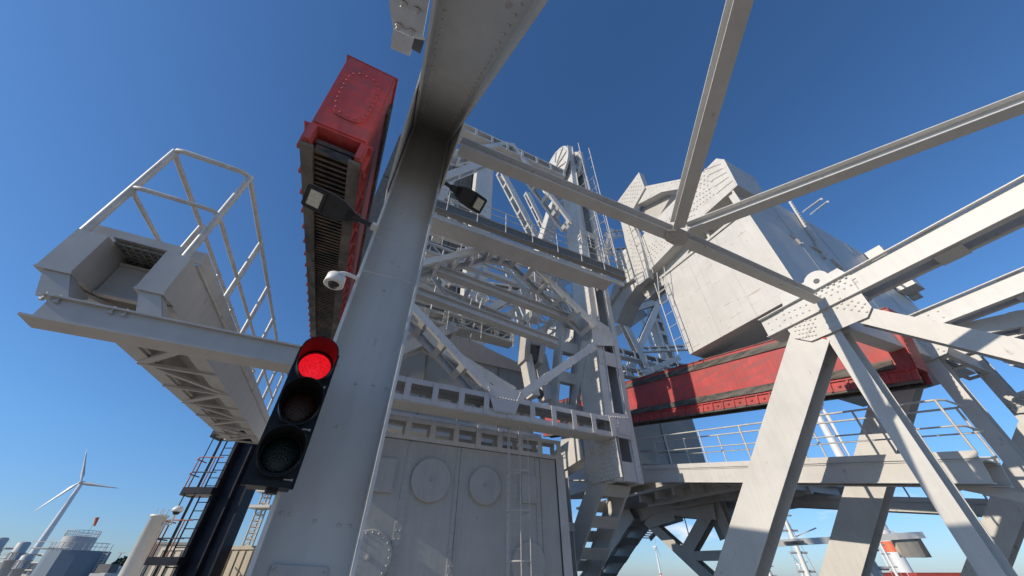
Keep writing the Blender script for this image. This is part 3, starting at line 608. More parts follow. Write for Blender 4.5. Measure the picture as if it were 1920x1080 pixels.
# ================================================================== RED RACK STRUTS
el=math.radians(11); sdv=V((0,math.cos(el),math.sin(el))); sup=V((0,-math.sin(el),math.cos(el)))
def strut(x0,y0,z0,label,end_hatch,length=22,top=1.65):
    base=V((x0+.33,y0,z0)); t=thing('rack_strut',label,'rack strut',base,'red operating struts with racks')
    O=V((x0,y0,z0)); W=.62
    def B(m,xa,xb,ya,yb,za,zb): c=O+EX*(xa+xb)/2+sdv*(ya+yb)/2+sup*(za+zb)/2; m.box(c,EX*(xb-xa)/2,sdv*(yb-ya)/2,sup*(zb-za)/2)
    m=MB(); B(m,0,W,0,length,.30,top); B(m,-.03,W+.03,-.01,length,top,top+.012); B(m,.02,W-.02,-.02,0,.33,top-.03)
    if not end_hatch: pass
    m.build('box_girder',RED,t)
    m=MB(); B(m,-.02,W+.02,0.02,length,top+.016,top+.04); m.build('bounce_cover_plate',TIMBER,t)  # unseen dark cover, added to stop red bounce under the counterweight
    m=MB()
    for xa,xb in((-.045,-.002),(W+.002,W+.045)):
        for za,zb in((top-.32,top-.1),(.36,.58)): B(m,xa,xb,.35,length,za,zb)
    m.build('fender_rail',TIMBER,t)
    m=MB()
    for xa,xb in((-.02,.05),(W-.05,W+.02)): B(m,xa,xb,.0,length,.02,.30)
    for g_ in(-1,1):
        x=(-.035 if g_<0 else W+.035); 
        for i in range(int(length/.42)): 
            yy=.12+i*.42; B(m,x-.025,x+.025,yy,yy+.05,.02,.30)
            c=O+EX*(x)+sdv*(yy+.24)+sup*.15; m.rivet(c+EX*g_*(-.0),EX*g_,.045)
        B(m,min(x,x-.0)-.03,x+.03,0,length,.28,.30)
    m.build('rack_side_plate',RED,t)
    m=MB()
    for xa,xb in((-.01,.12),(W-.12,W+.01)): B(m,xa,xb,.02,length,-.03,.018)
    m.build('rack_guide_rail',TIMBER,t)
    m=MB()
    for i in range(int(length/.09)): B(m,.12,W-.12,.1+i*.09,.138+i*.09,.02,.12)
    B(m,.1,W-.1,.1,length,.14,.2); m.build('rack_teeth',RACK,t)
    if end_hatch:
        m=MB(); c=O+EX*W/2+sup*((top+.30)/2); r1,r2=.21,.46; n=28; ring=[]
        for k in range(n):
            a=k*math.tau/n; ca,sa=math.cos(a),math.sin(a); p=.55
            ring.append(c+EX*r1*math.copysign(abs(ca)**p,ca)+sup*r2*math.copysign(abs(sa)**p,sa)-sdv*.02)
        m.prism(ring,-sdv,.02)
        cl=ring+[ring[0]]; tot=sum((cl[i+1]-cl[i]).length for i in range(n)); nr=24; k=0; acc=0
        for j in range(nr):
            d_=tot*j/nr
            while acc+(cl[k+1]-cl[k]).length<d_: acc+=(cl[k+1]-cl[k]).length; k+=1
            q=cl[k].lerp(cl[k+1],(d_-acc)/max(1e-6,(cl[k+1]-cl[k]).length)); m.rivet(c+(q-c)*.9-sdv*.03,-sdv,.016)
        m.build('end_hatch',RED,t)
        for x in(.04,W-.04):
            m=MB(); m.prism([O+EX*(x-.03)+sup*.30-sdv*.0,O+EX*(x-.03)+sup*.30-sdv*.0+sdv*.3,O+EX*(x-.03)+sdv*.3+sup*.03,O+EX*(x-.03)-sdv*.04+sup*.03],EX,.06); m.build('end_bracket',RED,t)
    else:
        m=MB(); B(m,-.02,W+.02,-.03,-.015,.3,top)
        for k in range(9):
            B(m,.03,.05,-.045,-.03,.4+k*.13,.43+k*.13)
        m.build('end_plate',RED,t)
    return t
strut(-1.205,2.80,3.74,'dark red box strut with riveted end hatch and rack, left of the near post',True,20,1.70)
strut(12.45,2.75,3.72,'bright red box strut with dark fender rails running below the pale counterweight',False,18,1.95)

# ================================================================== SERVICE GANTRY (left, with rails)
sg=thing('service_gantry','cantilevered grey walkway gantry with tube handrails on a crossbar at left','gantry',(-1.0,2.6,1.1))
gd=ray(596,960).normalized(); gd=V((0,gd.y,gd.z)).normalized(); gu=V((0,-gd.z,gd.y)); GO=V((0,2.6,0))
def GB(m,xa,xb,ya,yb,za,zb):
    c=V(((xa+xb)/2,2.6,0))+gd*(ya+yb)/2+EZ*(za+zb)/2; m.box(c,EX*(xb-xa)/2,gd*(yb-ya)/2,EZ*(zb-za)/2)
GL=6.5
for xa,xb in((-1.828,-1.675),(-1.365,-1.222)):
    m=MB(); GB(m,xa,xb,0,GL,1.43,1.745); GB(m,xa-.012,xb+.012,.12,GL,1.745,1.76); GB(m,xa-.006,xb+.006,.0,.1,1.415,1.43); m.build('box_beam',GREY2,sg)
m=MB(); GB(m,-1.67,-1.37,.28,.30,1.451,1.679); GB(m,-1.67,-1.37,.26,.32,1.43,1.45); GB(m,-1.67,-1.37,.26,.32,1.68,1.70); m.build('cross_plate',GREY2,sg)
m=MB()
for k in range(40): GB(m,-1.66,-1.38,.06+k*.05,.068+k*.05,1.735,1.75)
for k in range(7): GB(m,-1.66+k*.045,-1.652+k*.045,.05,2.1,1.732,1.748)
m.build('floor_grating',GRATE,sg)
m=MB(); GB(m,-1.665,-1.375,.02,GL,1.757,1.762); m.build('sky_block_plate',GRATE,sg)  # solid plate added above the grating to shut out sky and darken it
m=MB()
for xa,xb in((-1.85,-1.835),(-1.215,-1.20)): GB(m,xa,xb,.1,GL,1.765,1.87)
GB(m,-1.835,-1.215,.1,.115,1.765,1.87); m.build('toe_board',GREY2,sg)
m=MB(); K=8   # zigzag lacing under the beams
def G3(x,y,z): return V((x,2.6,0))+gd*y+EZ*z
m2=[]
for k in range(K):
    y0,y1=.15+k*.8,.15+(k+1)*.8
    m.bx(G3(-1.82,y0,1.41),G3(-1.24,y1 if k%2==0 else y1,1.41),gu,.06,.02) if k%2==0 else m.bx(G3(-1.24,y0,1.408),G3(-1.82,y1,1.408),gu,.06,.02)
    m.bx(G3(-1.84,y1,1.404),G3(-1.22,y1,1.404),gu,.05,.025)
for x in(-1.78,-1.28): m.bx(G3(x,.2,1.418),G3(x,GL,1.418),gu,.14,.012)
m.build('lacing',GREY2,sg)
# crossbar
m=MB(); A_=V((-1.72,2.56,1.16)); B_=V((-.17,2.56,1.16)); m.aabb((-1.64,2.585,1.097),(-.17,2.597,1.235)); m.aabb((-1.665,2.54,1.085),(-.17,2.69,1.097)); m.aabb((-1.675,2.56,1.235),(-.17,2.64,1.246))
for x in(-1.66,-1.60,-1.36,-1.30): m.lathe(V((x,2.575,1.235)),-EZ,[(-.02,.006),(.018,.006),(.018,.012),(.03,.012),(.03,0)],6,False)
m.build('crossbar',GREY2,sg)
for tp,bt_ in(((-1.80,-1.68),((69,549),(133,559))),((-1.35,-1.235),((259,584),(307,596)))):
    m=MB(); q0,q1=pS(*bt_[0],2.615),pS(*bt_[1],2.615); m.prism([V((tp[0],2.615,1.425)),V((tp[1],2.615,1.425)),V((q1.x,2.615,1.248)),V((q0.x,2.615,1.248))],EY,.012)
    m.prism([V((tp[1]-.006,2.63,1.425)),V((tp[1]-.006,2.9,1.425)),V((q1.x-.006,2.63,1.255))],EX,.01); m.build('seat_bracket',GREY2,sg)
m=MB(); GB(m,-1.672,-1.368,.33,GL,1.60,1.612); m.build('underside_plate',GREY2,sg)
# handrails: hoop ends at both levels and posts
def R3(x,y,z): return G3(x,y,z)
rt=2.74; rm=2.22; r=.021
for z,rr in((rt,r),(rm,.017)):
    m=MB(); pts=[R3(-1.83,6.2,z),R3(-1.83,.12,z),R3(-1.825,.05,z),R3(-1.79,.01,z),R3(-1.74,0,z),R3(-1.36,0,z),R3(-1.31,.01,z),R3(-1.285,.05,z),R3(-1.28,.12,z),R3(-1.28,6.2,z)]
    m.tube(pts,rr,10); m.build('handrail',GALV,sg)
for x in(-1.815,-1.27):
    for k in range(7): 
        y=.03+k*1.0; m=MB(); m.tube([R3(x,y,1.74),R3(x,y,rt)],.025,10); m.build('rail_post',GALV,sg)
m=MB(); m.prism([V((-.36,2.55,1.02)),V((-.16,2.55,1.0)),V((-.16,2.55,1.30)),V((-.33,2.55,1.28))],EY,.012)
for q in((-.19,2.55,1.05),(-.19,2.55,1.13),(-.19,2.55,1.25)): m.lathe(V(q),-EY,[(0,.016),(.02,.016),(.02,0)],6,False)
m.build('connection_plate',GREY2,sg)

# ================================================================== TRAFFIC SIGNAL
ts=thing('traffic_signal','black three lamp traffic signal with red lit on top, fixed to the near post','traffic signal',(-.19,2.42,.36))
R0=V((-.207,2.40,-.008)); yaw=math.radians(4)
ex=V((math.cos(yaw),math.sin(yaw),0)); ey=V((-math.sin(yaw),math.cos(yaw),0))
def Q(x,y,z): return R0+ex*x+ey*y+EZ*z
m=MB()
for k,zc in enumerate((1.045,.785,.525)):
    pts=[]; hw,hh,c=.108,.128,.02
    for (sx_,sz) in((1,1),(-1,1),(-1,-1),(1,-1)):
        for a in range(0,91,30):
            ang=math.radians(a); 
            cx,cz=sx_*(hw-c),sz*(hh-c)
            if (sx_*sz)>0: dx,dz=math.cos(ang),math.sin(ang)
            else: dx,dz=math.sin(ang),math.cos(ang)
            pts.append(Q(cx+sx_*dx*c,0,zc+cz+sz*dz*c))
    m.prism(pts,ey,.10)
m.build('housing',BLACK,ts)
m=MB(); m.prism([Q(-.125,.04,.38),Q(.118,.04,.38),Q(.118,.04,1.185),Q(-.125,.04,1.185)],ey,.02); m.build('backing_board',BLACK,ts)
m=MB(); m.bx(Q(-.1,.05,.39),Q(.1,.05,.39),EZ,.13,.03); m.lathe(Q(.02,.05,.375),-EZ,[(0,.03),(.025,.03),(.025,0)],10,False); m.build('bottom_bracket',BLACK,ts)
for k,(zc,lm) in enumerate(((1.045,L_RED),(.785,L_AMB),(.525,L_GRN))):
    c=Q(0,-.012,zc); m=MB(); prof=[(0,.092)]+[(.001+.02*math.sin(a),.090*math.cos(a)) for a in [i*math.pi/16 for i in range(9)]]
    m.lathe(c,-ey,prof,32); o=m.build('lens',lm,ts)
    m=MB(); m.lathe(c+ey*.01,-ey,[(0,.106),(.03,.106),(.03,.091),(0,.091)],32,False)
    # visor: open-bottomed tunnel, longer at the top, slightly drooping
    n=30; vs=[]; R=.104
    for j in range(n+1):
        a=math.radians(-88)+math.radians(356)*j/n; x=math.cos(a)*R; z=math.sin(a)*R
        ln=.06+.185*max(0,min(1,(math.sin(a)+.8)/1.2))**.8
        vs+=[c+ex*x+EZ*z, c+ex*x+EZ*(z-.012)-ey*ln]
        x2,z2=x*.955,z*.955; vs+=[c+ex*x2+EZ*z2, c+ex*x2+EZ*(z2-.012)-ey*ln]
    fs=[]
    for j in range(n):
        b=j*4; q=b+4; fs+=[(b,q,q+1,b+1),(b+3,q+3,q+2,b+2),(b+1,q+1,q+3,b+3)]
    fs+=[(0,1,3,2),(n*4,n*4+2,n*4+3,n*4+1)]
    m.add(vs,fs,False); m.build('visor',BLACK,ts)
    m=MB()
    m.box(Q(.075,-.004,zc-.112),ex*.018,ey*.004,EZ*.003); m.box(Q(.096,-.004,zc-.112),ex*.003,ey*.005,EZ*.0065)
    m.build('maker_mark',GALV,ts)  # pale bars standing in for the unread maker's mark

# ================================================================== LAMPS AND DOME CAMERA ON THE POST
def lamp(lab,base,dr,ln,label_side,roll):
    t=thing('floodlight',lab,'floodlight',base,'charcoal floodlights on the near post')
    x=dr.normalized(); y=EZ.cross(x).normalized(); z=x.cross(y)
    if z.z<0: y=-y; z=-z
    y,z=(y*math.cos(roll)+z*math.sin(roll)),(z*math.cos(roll)-y*math.sin(roll))
    def q(a,b,c): return base+x*a*ln+y*b*ln+z*c*ln
    m=MB(); pts=[(.28,-.045),(.34,-.10),(.48,-.155),(.70,-.175),(.97,-.165),(1.0,-.14),(1.0,.14),(.97,.165),(.70,.175),(.48,.155),(.34,.10),(.28,.045)]
    m.prism([q(a,b,0) for a,b in pts],z,.085*ln); m.prism([q(.72+(a-.28)*.36,b*.9,-.022) for a,b in [(.28,-.16),(1.0,-.16),(1.0,.16),(.28,.16)]],z,.022*ln)
    b=m.build('body',LAMPC,t)
    m=MB(); m.prism([q(a,c,-.03) for a,c in((.76,-.11),(.93,-.11),(.93,.11),(.76,.11))],z,.008*ln); m.build('led_panel',LED,t)
    m=MB(); m.tube([q(-.02,0,.03),q(.3,0,.03)],.036*ln,12); m.prism([q(.2,-.05,0),q(.4,-.09,0),q(.4,.09,0),q(.2,.05,0)],z,.09*ln); m.build('spigot',LAMPC,t)
    m=MB(); m.lathe(q(-.06,0,.03),x,[(0,.06*ln),(.05,.06*ln),(.05,0)],12,False); m.tube([q(-.05,-.05,0),q(-.05,.05,0)],.02,6); m.build('clamp',GALV,t)
lamp('charcoal floodlight on the left edge of the near post, in front of the red strut',V((-.19,2.48,2.49)),V((-.66,.0,.13)),.62,'l',.62)
lamp('charcoal floodlight on the right edge of the near post, below the dark corner',V((.37,2.6,3.72)),V((.62,.22,.12)),.66,'r',-.62)
dc=thing('dome_camera','white dome surveillance camera on a curved arm left of the near post','security camera',(-.30,2.5,1.80))
C0=V((-.305,2.5,1.80)); m=MB(); m.lathe(C0,-EZ,[(-.065,0),(-.065,.045),(-.05,.068),(.03,.074),(.035,.066),(.02,.062),(.02,.04)],28); m.lathe(C0-EZ*.018,-EZ,[(0,.064),(.012,.05),(.012,.04)],28,False); m.build('housing',WHITE,dc)
m=MB(); m.lathe(C0-EZ*.03,-EZ,[(0,.042)]+[(.036*math.sin(a),.04*math.cos(a)) for a in [i*math.pi/12 for i in range(7)]],24); m.build('dome',GLASS,dc)
m=MB(); m.tube([C0+EZ*.06,C0+EZ*.085+EX*.008,C0+V((.035,0,.10)),C0+V((.08,0,.10)),C0+V((.15,0.02,.10))],.016,10); m.lathe(C0+V((.135,.02,.10)),EX,[(0,.03),(.015,.03),(.015,0)],14,False); m.build('arm',WHITE,dc)

# ================================================================== SIDE WALKWAYS (parallel to the strut)
def walkway(lab,t,fl,rise,ends,depth,wid,nrail,name='access_walkway',hr=1.1,leaf=None):
    A_,B_=pT(*ends[0],t),pT(*ends[1],t); w=thing(name,lab,'walkway',A_,'grey access walkways between the legs')
    x=(B_-A_).normalized(); u=V((0,-x.z,x.y)); u=u if u.z>0 else -u; ln=(B_-A_).length
    m=MB(); c=(A_+B_)/2
    m.box(c+EX*.03-u*depth/2,x*ln/2,EX*.02,u*depth/2); m.box(c+EX*(wid-.03)-u*depth/2,x*ln/2,EX*.02,u*depth/2)
    for z in(0,-depth): m.box(c+EX*.09+u*z,x*ln/2,EX*.1,u*.012); m.box(c+EX*(wid-.09)+u*z,x*ln/2,EX*.1,u*.012)
    m.build('girder',GREY,w)
    m=MB(); m.box(c+EX*wid/2+u*.03,x*ln/2,EX*(wid/2-.02),u*.015); m.box(c+EX*0+u*.1,x*ln/2,EX*.012,u*.07); m.box(c+EX*wid+u*.1,x*ln/2,EX*.012,u*.07); m.build('deck',GREY,w)
    for off in(0,wid): railing([A_+EX*off+u*.1,B_+EX*off+u*.1],hr,1,nrail,.024,par=w)
    m=MB(); q=B_+u*.1
    for z in(hr,hr/2): m.tube([q+EZ*z,q+EZ*z+x*.12+EX*.1,q+EZ*z+x*.12+EX*(wid-.1),q+EZ*z+EX*wid],.024,6)
    m.build('end_rail',GALV,w)
    return w
walkway('grey walkway with tube rails sloping behind the big raking leg',11.6,0,0,((1205,882),(1838,862)),.40,1.0,1.55)
walkway('lower distant grey walkway seen under the first one',17.5,0,0,((1300,930),(1858,948)),.24,1.4,1.6,hr=1.0)
# lower lattice strut right
m=MB(); ml=thing('lattice_boom','grey lattice boom angling down to the right edge behind the walkway','lattice boom',pT(1790,903,12.6))
m.laced(pT(1785,908,12.6),pT(1925,935,12.6),EX,.16,.2,'n',.04,.9,.1); m.build('chord',GREY,ml)

# ================================================================== LEAF STRUCTURE IN SHADE (bottom centre)
lf=thing('bascule_leaf','dark shaded truss of the bridge leaf with heavy legs, below the column','bridge leaf',(15,13,GZ))
TL=15.0
def lm(name,p,q,w,d=.5,kind='box',t=TL,mt=GREY2,ext=False,**k):
    A_,B_=pT(*p,t),pT(*q,t)
    if ext: dr=(B_-A_)/(B_.z-A_.z); B_=A_+dr*(GZ-A_.z)
    m=MB()
    if kind=='box': m.bx(A_,B_,EX,w,d)
    elif kind=='h': m.hsec(A_,B_,EX,w,d,.03)
    else: m.laced(A_,B_,EX,w,d,'n',.08,1.5,.5,.03)
    return m.build(name,mt,lf)
lm('leg',(1200,960),(1122,1078),.75,1.3,'laced',ext=True)
lm('main_girder',(1150,925),(1345,935),1.5,.6,'h')
lm('knee_girder',(1215,955),(1262,938),1.6,.5,'box')
lm('diagonal',(1215,975),(1330,1080),.42,.35,'h',ext=True)
lm('diagonal',(1290,1038),(1345,940),.48,.35,'h')
lm('post',(1338,925),(1400,1075),.42,.35,'h',ext=True)
lm('post',(1325,918),(1368,1010),.6,.5,'h',t=TL+1.5)
lm('tie',(1290,1043),(1420,1040),.32,.4,'h')
lm('tie',(1345,938),(1450,938),.6,.5,'h',t=TL+1.5)
m=MB(); m.prism([pT(u,v,TL-.3) for u,v in [(1150,952),(1175,950),(1215,905),(1258,925),(1230,960),(1205,977),(1185,975),(1160,968)]],EX,.1); m.grid(*[pT(u,v,TL-.32) for u,v in [(1195,915),(1218,912),(1215,965),(1190,965)]],5,9,-EX,.03); m.build('gusset_plate',GREY2,lf)
# deck soffit with cross ribs, slab stretched past them to shade the bay
a=pT(1190,903,12.2); b=pT(1360,912,12.2)
m=MB(); A_=V((9.9,10.2,2.75)); m.box(V((17.0,12.6,2.75)),EX*4.8,EY*4.6,EZ*.05)
for k in range(6): m.aabb((12.3,8.2+k*.9,2.45),(18.1,8.3+k*.9,2.7))
for x in(13,14.4,16): m.aabb((x,8.1,2.35),(x+.12,13.1,2.7))
m.build('deck_soffit',GREY2,lf)
# stair flights glimpsed beside the leg
m=MB()
for (p,q,t_) in(((1132,958),(1180,1000),17),((1198,1010),(1232,970),17)):
    A_,B_=pT(*p,t_),pT(*q,t_); 
    for off in(0,.8): m.bx(A_+EX*off,B_+EX*off,EX,.2,.04)
    for i in range(10): c=A_.lerp(B_,(i+.5)/10); m.box(c+EX*.4,EX*.4,EY*.12,EZ*.015)
    for off in(0,.8): m.tube([A_+EX*off+EZ*1,B_+EX*off+EZ*1],.025,6); 
    for i in range(4): c=A_.lerp(B_,i/3); m.tube([c,c+EZ],.02,5)
m.build('stair',GREY2,lf)
# far rear hut in shade behind the railing (right of the column)
rh=thing('control_hut','big grey shaded plate wall standing right of the tower column under the red strut','machine house',(16,14,GZ))
m=MB(); A_,B_=pS(1195,720,14),pS(1330,900,14); zt_=pS(1240,745,14).z
pts=[pS(u,v,14) for u,v in [(1150,720),(1278,720),(1335,905),(1150,905)]]; m.prism(pts,EY,5); m.build('wall',HOUSE,rh)
m=MB(); q=pS(1228,760,13.98); m.aabb((q.x-.02,13.97,1.5),(q.x+.02,13.995,8)); 
for v_ in(845,870): q0,q1=pS(1190,v_,13.9),pS(1290,v_+4,13.9); m.tube([q0,q1],.02,5)
m.build('panel_joint',WELD,rh)

# lattice seen through the gap left of the counterweight
lt=thing('far_lattice_tower','intricate lattice of the far tower and link seen left of the counterweight','bridge tower',(22,24,GZ))
for (s,p,q,kd,w,d,kw,mt) in [
 (20,(1150,560),(1215,690),'h',.7,.5,{},GREY2),(20,(1150,690),(1300,720),'laced',.9,.6,{'axis':'m','pitch':1.3},GREY2),
 (20,(1145,655),(1310,695),'laced',.8,.6,{'axis':'m','pitch':1.3},GREY2),(22,(1180,700),(1235,570),'laced',.7,.5,{'pitch':2},GREY),
 (22,(1165,570),(1260,545),'box',.7,.5,{},GREY2),(22,(1150,590),(1250,560),'h',.7,.5,{},GREY2),(24,(1150,570),(1200,660),'laced',.6,.5,{'pitch':2},GREY),
 (24,(1220,600),(1255,690),'box',.5,.5,{},GREY),(26,(1140,600),(1235,540),'laced',1.4,.6,{'pitch':2},GREY),(24,(1150,625),(1210,585),'laced',1.0,.5,{'pitch':2},CREAM),
 (23,(1228,575),(1262,680),'laced',1.3,.8,{'axis':'m','pitch':1.7,'strip':.3,'bl':.5},GREY),(26,(1190,560),(1230,660),'box',.3,.3,{},GREY),
 (22,(1200,655),(1300,650),'laced',.6,.4,{'axis':'m','pitch':1.5},GREY),(18,(1205,700),(1275,670),'laced',.4,.4,{'pitch':1.2},CREAM),
 (19,(1230,690),(1290,720),'box',.5,.4,{},GREY2),(28,(1140,440),(1195,430),'laced',1.2,.5,{'axis':'m','pitch':1.6},GREY),(28,(1142,470),(1198,465),'laced',.9,.5,{'axis':'m','pitch':1.6},GREY2),
 (30,(1150,430),(1120,580),'h',1.0,.8,{},GREY)]:
    fm('lattice_member',s,p,q,kd,w=w,d=d,mt=mt,par=lt,**kw)
railing([pS(1160,700,17),pS(1270,715,17)],1.1,2,1.2,.03,par=lt)

# ================================================================== BLACK GUIDE MAST (left)
def P0(u,v,d):   # point on a plane facing across the view at distance d along Y'
    r=ray(u,v); return r*(d/(r.y*math.cos(AZ)+r.x*math.sin(AZ)))
def gp(u,d):      # ground point under horizon column u
    r=ray(u,1086); q=r*(d/(r.y*math.cos(AZ)+r.x*math.sin(AZ))); q.z=GZ; return q
fwd=V((math.sin(AZ),math.cos(AZ),0)); rgt=V((math.cos(AZ),-math.sin(AZ),0))
bm=thing('black_guide_mast','black painted steel guide mast with caged ladder and small platforms left of the signal','mast',gp(310,16))
b=gp(345,16); top=P0(453,778,16).z
def Bq(x,y,z): return b+rgt*x+fwd*y+EZ*(z-GZ)
m=MB(); m.box(Bq(.12,.3,(top+GZ)/2),rgt*.24,fwd*.3,EZ*(top-GZ)/2); m.box(Bq(-.17,.0,(top+GZ)/2),rgt*.03,fwd*.3,EZ*(top-GZ)/2+EZ*0); m.build('post',NAVY,bm)
m=MB(); tt=top-1.1; m.box(Bq(.66,.3,(tt+GZ)/2),rgt*.19,fwd*.3,EZ*(tt-GZ)/2); m.box(Bq(.42,.12,(tt+GZ)/2),rgt*.03,fwd*.3,EZ*(tt-GZ)/2); m.build('fender_panel',NAVY,bm)
m=MB()
for x in(-.45,-.85,-1.15):
    m.tube([Bq(x,0,GZ),Bq(x,0,top+.1)],.03,6)
for x in(-.34,-.25): m.tube([Bq(x,-.1,GZ),Bq(x,-.1,top+.2)],.05,6)
for x,y in((-.7,-.5),(-1.1,-.5)): m.tube([Bq(x,y,GZ),Bq(x,y,top+.1)],.022,6)
for k in range(26): z=GZ+.3+k*(top-GZ)/26; m.tube([Bq(-.45,0,z),Bq(-.85,0,z)],.018,5)
m.build('ladder',NAVY,bm)
for zz in (P0(380,930,16).z,P0(420,822,16).z,P0(330,1060,16).z):
    m=MB(); m.prism([Bq(-.1,-.55,zz),Bq(-1.25,-.55,zz),Bq(-1.55,-.2,zz),Bq(-1.55,.4,zz),Bq(-.1,.4,zz)],EZ,.22); m.build('platform',NAVY,bm)
    m=MB(); m.prism([Bq(-.2,-.4,zz-.012),Bq(-1.2,-.4,zz-.012),Bq(-1.2,.25,zz-.012),Bq(-.2,.25,zz-.012)],EZ,.01); m.build('platform_soffit',GREY2,bm)
    for k,hz in enumerate((.55,1.1)):
        m=MB(); m.tube([Bq(-.3,-.5,zz+.2+hz),Bq(-1.25,-.5,zz+.2+hz),Bq(-1.6,-.15,zz+.2+hz),Bq(-1.6,.4,zz+.2+hz)],.022,5)
        if k: 
            for x in(-.6,-1.25): m.tube([Bq(x,-.5,zz+.2),Bq(x,-.5,zz+1.3)],.022,5)
            m.tube([Bq(-1.6,.1,zz+.2),Bq(-1.6,.1,zz+1.3)],.022,5)
        m.build('guard_hoop',ORANGE if k else NAVY,bm)
# white tubular mast with dome camera
wm=thing('white_pole','white tubular pole with flanged top standing left of the black mast','pole',gp(248,12)); b2=gp(236,12); zt_=P0(305,966,12).z
m=MB(); m.lathe(b2,EZ,[(0,.22),(zt_-GZ-.05,.19),(zt_-GZ-.05,.22),(zt_-GZ,.22),(zt_-GZ,0)],24); m.build('shaft',WHITE,wm)
m=MB()
for a in range(4): q=b2+V((.13*math.cos(a*1.6),.13*math.sin(a*1.6),zt_-GZ)); m.tube([q,q+EZ*.16],.012,5)
m.build('top_bolt',GALV,wm)
d2=thing('dome_camera','small white dome camera on an arm from the white tubular pole','security camera',b2+EZ*(zt_-GZ-.2))
c2=P0(332,958,11.8); a2=b2+EZ*(zt_-GZ-.25)+rgt*.19
m=MB(); m.tube([a2,a2+rgt*.25+EZ*.05,c2-EZ*.18,c2-EZ*.02],.03,7); m.build('arm',WHITE,d2)
m=MB(); m.lathe(c2,EZ,[(-.02,.06),(-.02,.13),(.05,.13),(.11,.08),(.13,0)],18); m.build('housing',WHITE,d2)
m=MB(); m.lathe(c2-EZ*.02,-EZ,[(0,.09),(.06,.07),(.08,0)],14); m.build('dome',GLASS,d2)
# slim lattice mast just left of the post
lm2=thing('lattice_mast','slender beige lattice mast with camera head between the container and the post','mast',gp(428,20)); b3=gp(430,20); z3=P0(520,912,20).z
m=MB()
for x,y in((0,0),(.45,0),(.45,.45),(0,.45)): m.tube([b3+rgt*x+fwd*y,b3+rgt*x+fwd*y+EZ*(z3-GZ)],.04,6)
for k in range(22):
    z=(z3-GZ)*k/22; m.tube([b3+EZ*z,b3+rgt*.45+EZ*(z+(z3-GZ)/22)],.02,5); m.tube([b3+EZ*z+fwd*.45,b3+EZ*z],.02,5); m.tube([b3+EZ*z+rgt*.45,b3+EZ*z],.02,5)
m.build('lattice',BEIGE,lm2)
m=MB(); m.box(b3+rgt*.25+EZ*(z3-GZ-.9),rgt*.55,fwd*.4,EZ*.06); m.box(b3+rgt*.2+EZ*(z3-GZ-.2),rgt*.4,fwd*.3,EZ*.08); m.lathe(b3+rgt*.1+EZ*(z3-GZ),EZ,[(0,.2),(.3,.2),(.4,.12),(.5,0)],12); m.build('head',GREY,lm2)
# whip aerial
wa=MB(); q=gp(405,30); wa.tube([q,q+EZ*(P0(468,898,30).z-GZ)],.035,6,.012); tag(wa.build('whip_aerial',DARK),'thin dark whip aerial rising behind the beige container','aerial')
# containers
def container(lab,c,ang,ln,w,h,mt,grp=None,ribs=18,name='shipping_container',zoff=0):
    t=thing(name,lab,'container',c,grp); x=V((math.cos(ang),math.sin(ang),0)); y=V((-math.sin(ang),math.cos(ang),0)); z0=c+EZ*zoff
    m=MB(); m.box(z0+EZ*h/2,x*(ln/2-.03),y*(w/2-.03),EZ*(h/2-.03)); 
    for k in range(ribs):
        for g_ in(-1,1): m.box(z0+x*(-ln/2+.25+k*(ln-.5)/(ribs-1))+y*g_*(w/2-.02)+EZ*h/2,x*.09,y*.03,EZ*(h/2-.15))
    m.build('corrugated_wall',mt,t)
    m=MB()
    for a in(-1,1):
        for b_ in(-1,1):
            m.box(z0+x*a*(ln/2-.06)+y*b_*(w/2-.04)+EZ*h/2,x*.07,y*.07,EZ*h/2)
            m.box(z0+y*a*(w/2-.03)+EZ*(h/2+b_*(h/2-.05)),x*(ln/2-.13),y*.06,EZ*.06)
            m.box(z0+x*a*(ln/2-.05)+EZ*(h/2+b_*(h/2-.05)),x*.055,y*(w/2-.11),EZ*.055)
    m.build('frame',mt,t)
    return t
q=gp(372,17); container('beige corrugated site container behind the black mast',q+rgt*.3+fwd*2.0,-AZ-.15,6.0,2.6,1.7+.0+(P0(430,1022,17).z),BEIGE)
container('smaller beige container seen through the ladder of the black mast',gp(305,26)+rgt*.6,-AZ+.3,2.6,2.4,1.7+P0(345,1020,26).z,BEIGE,None,14)

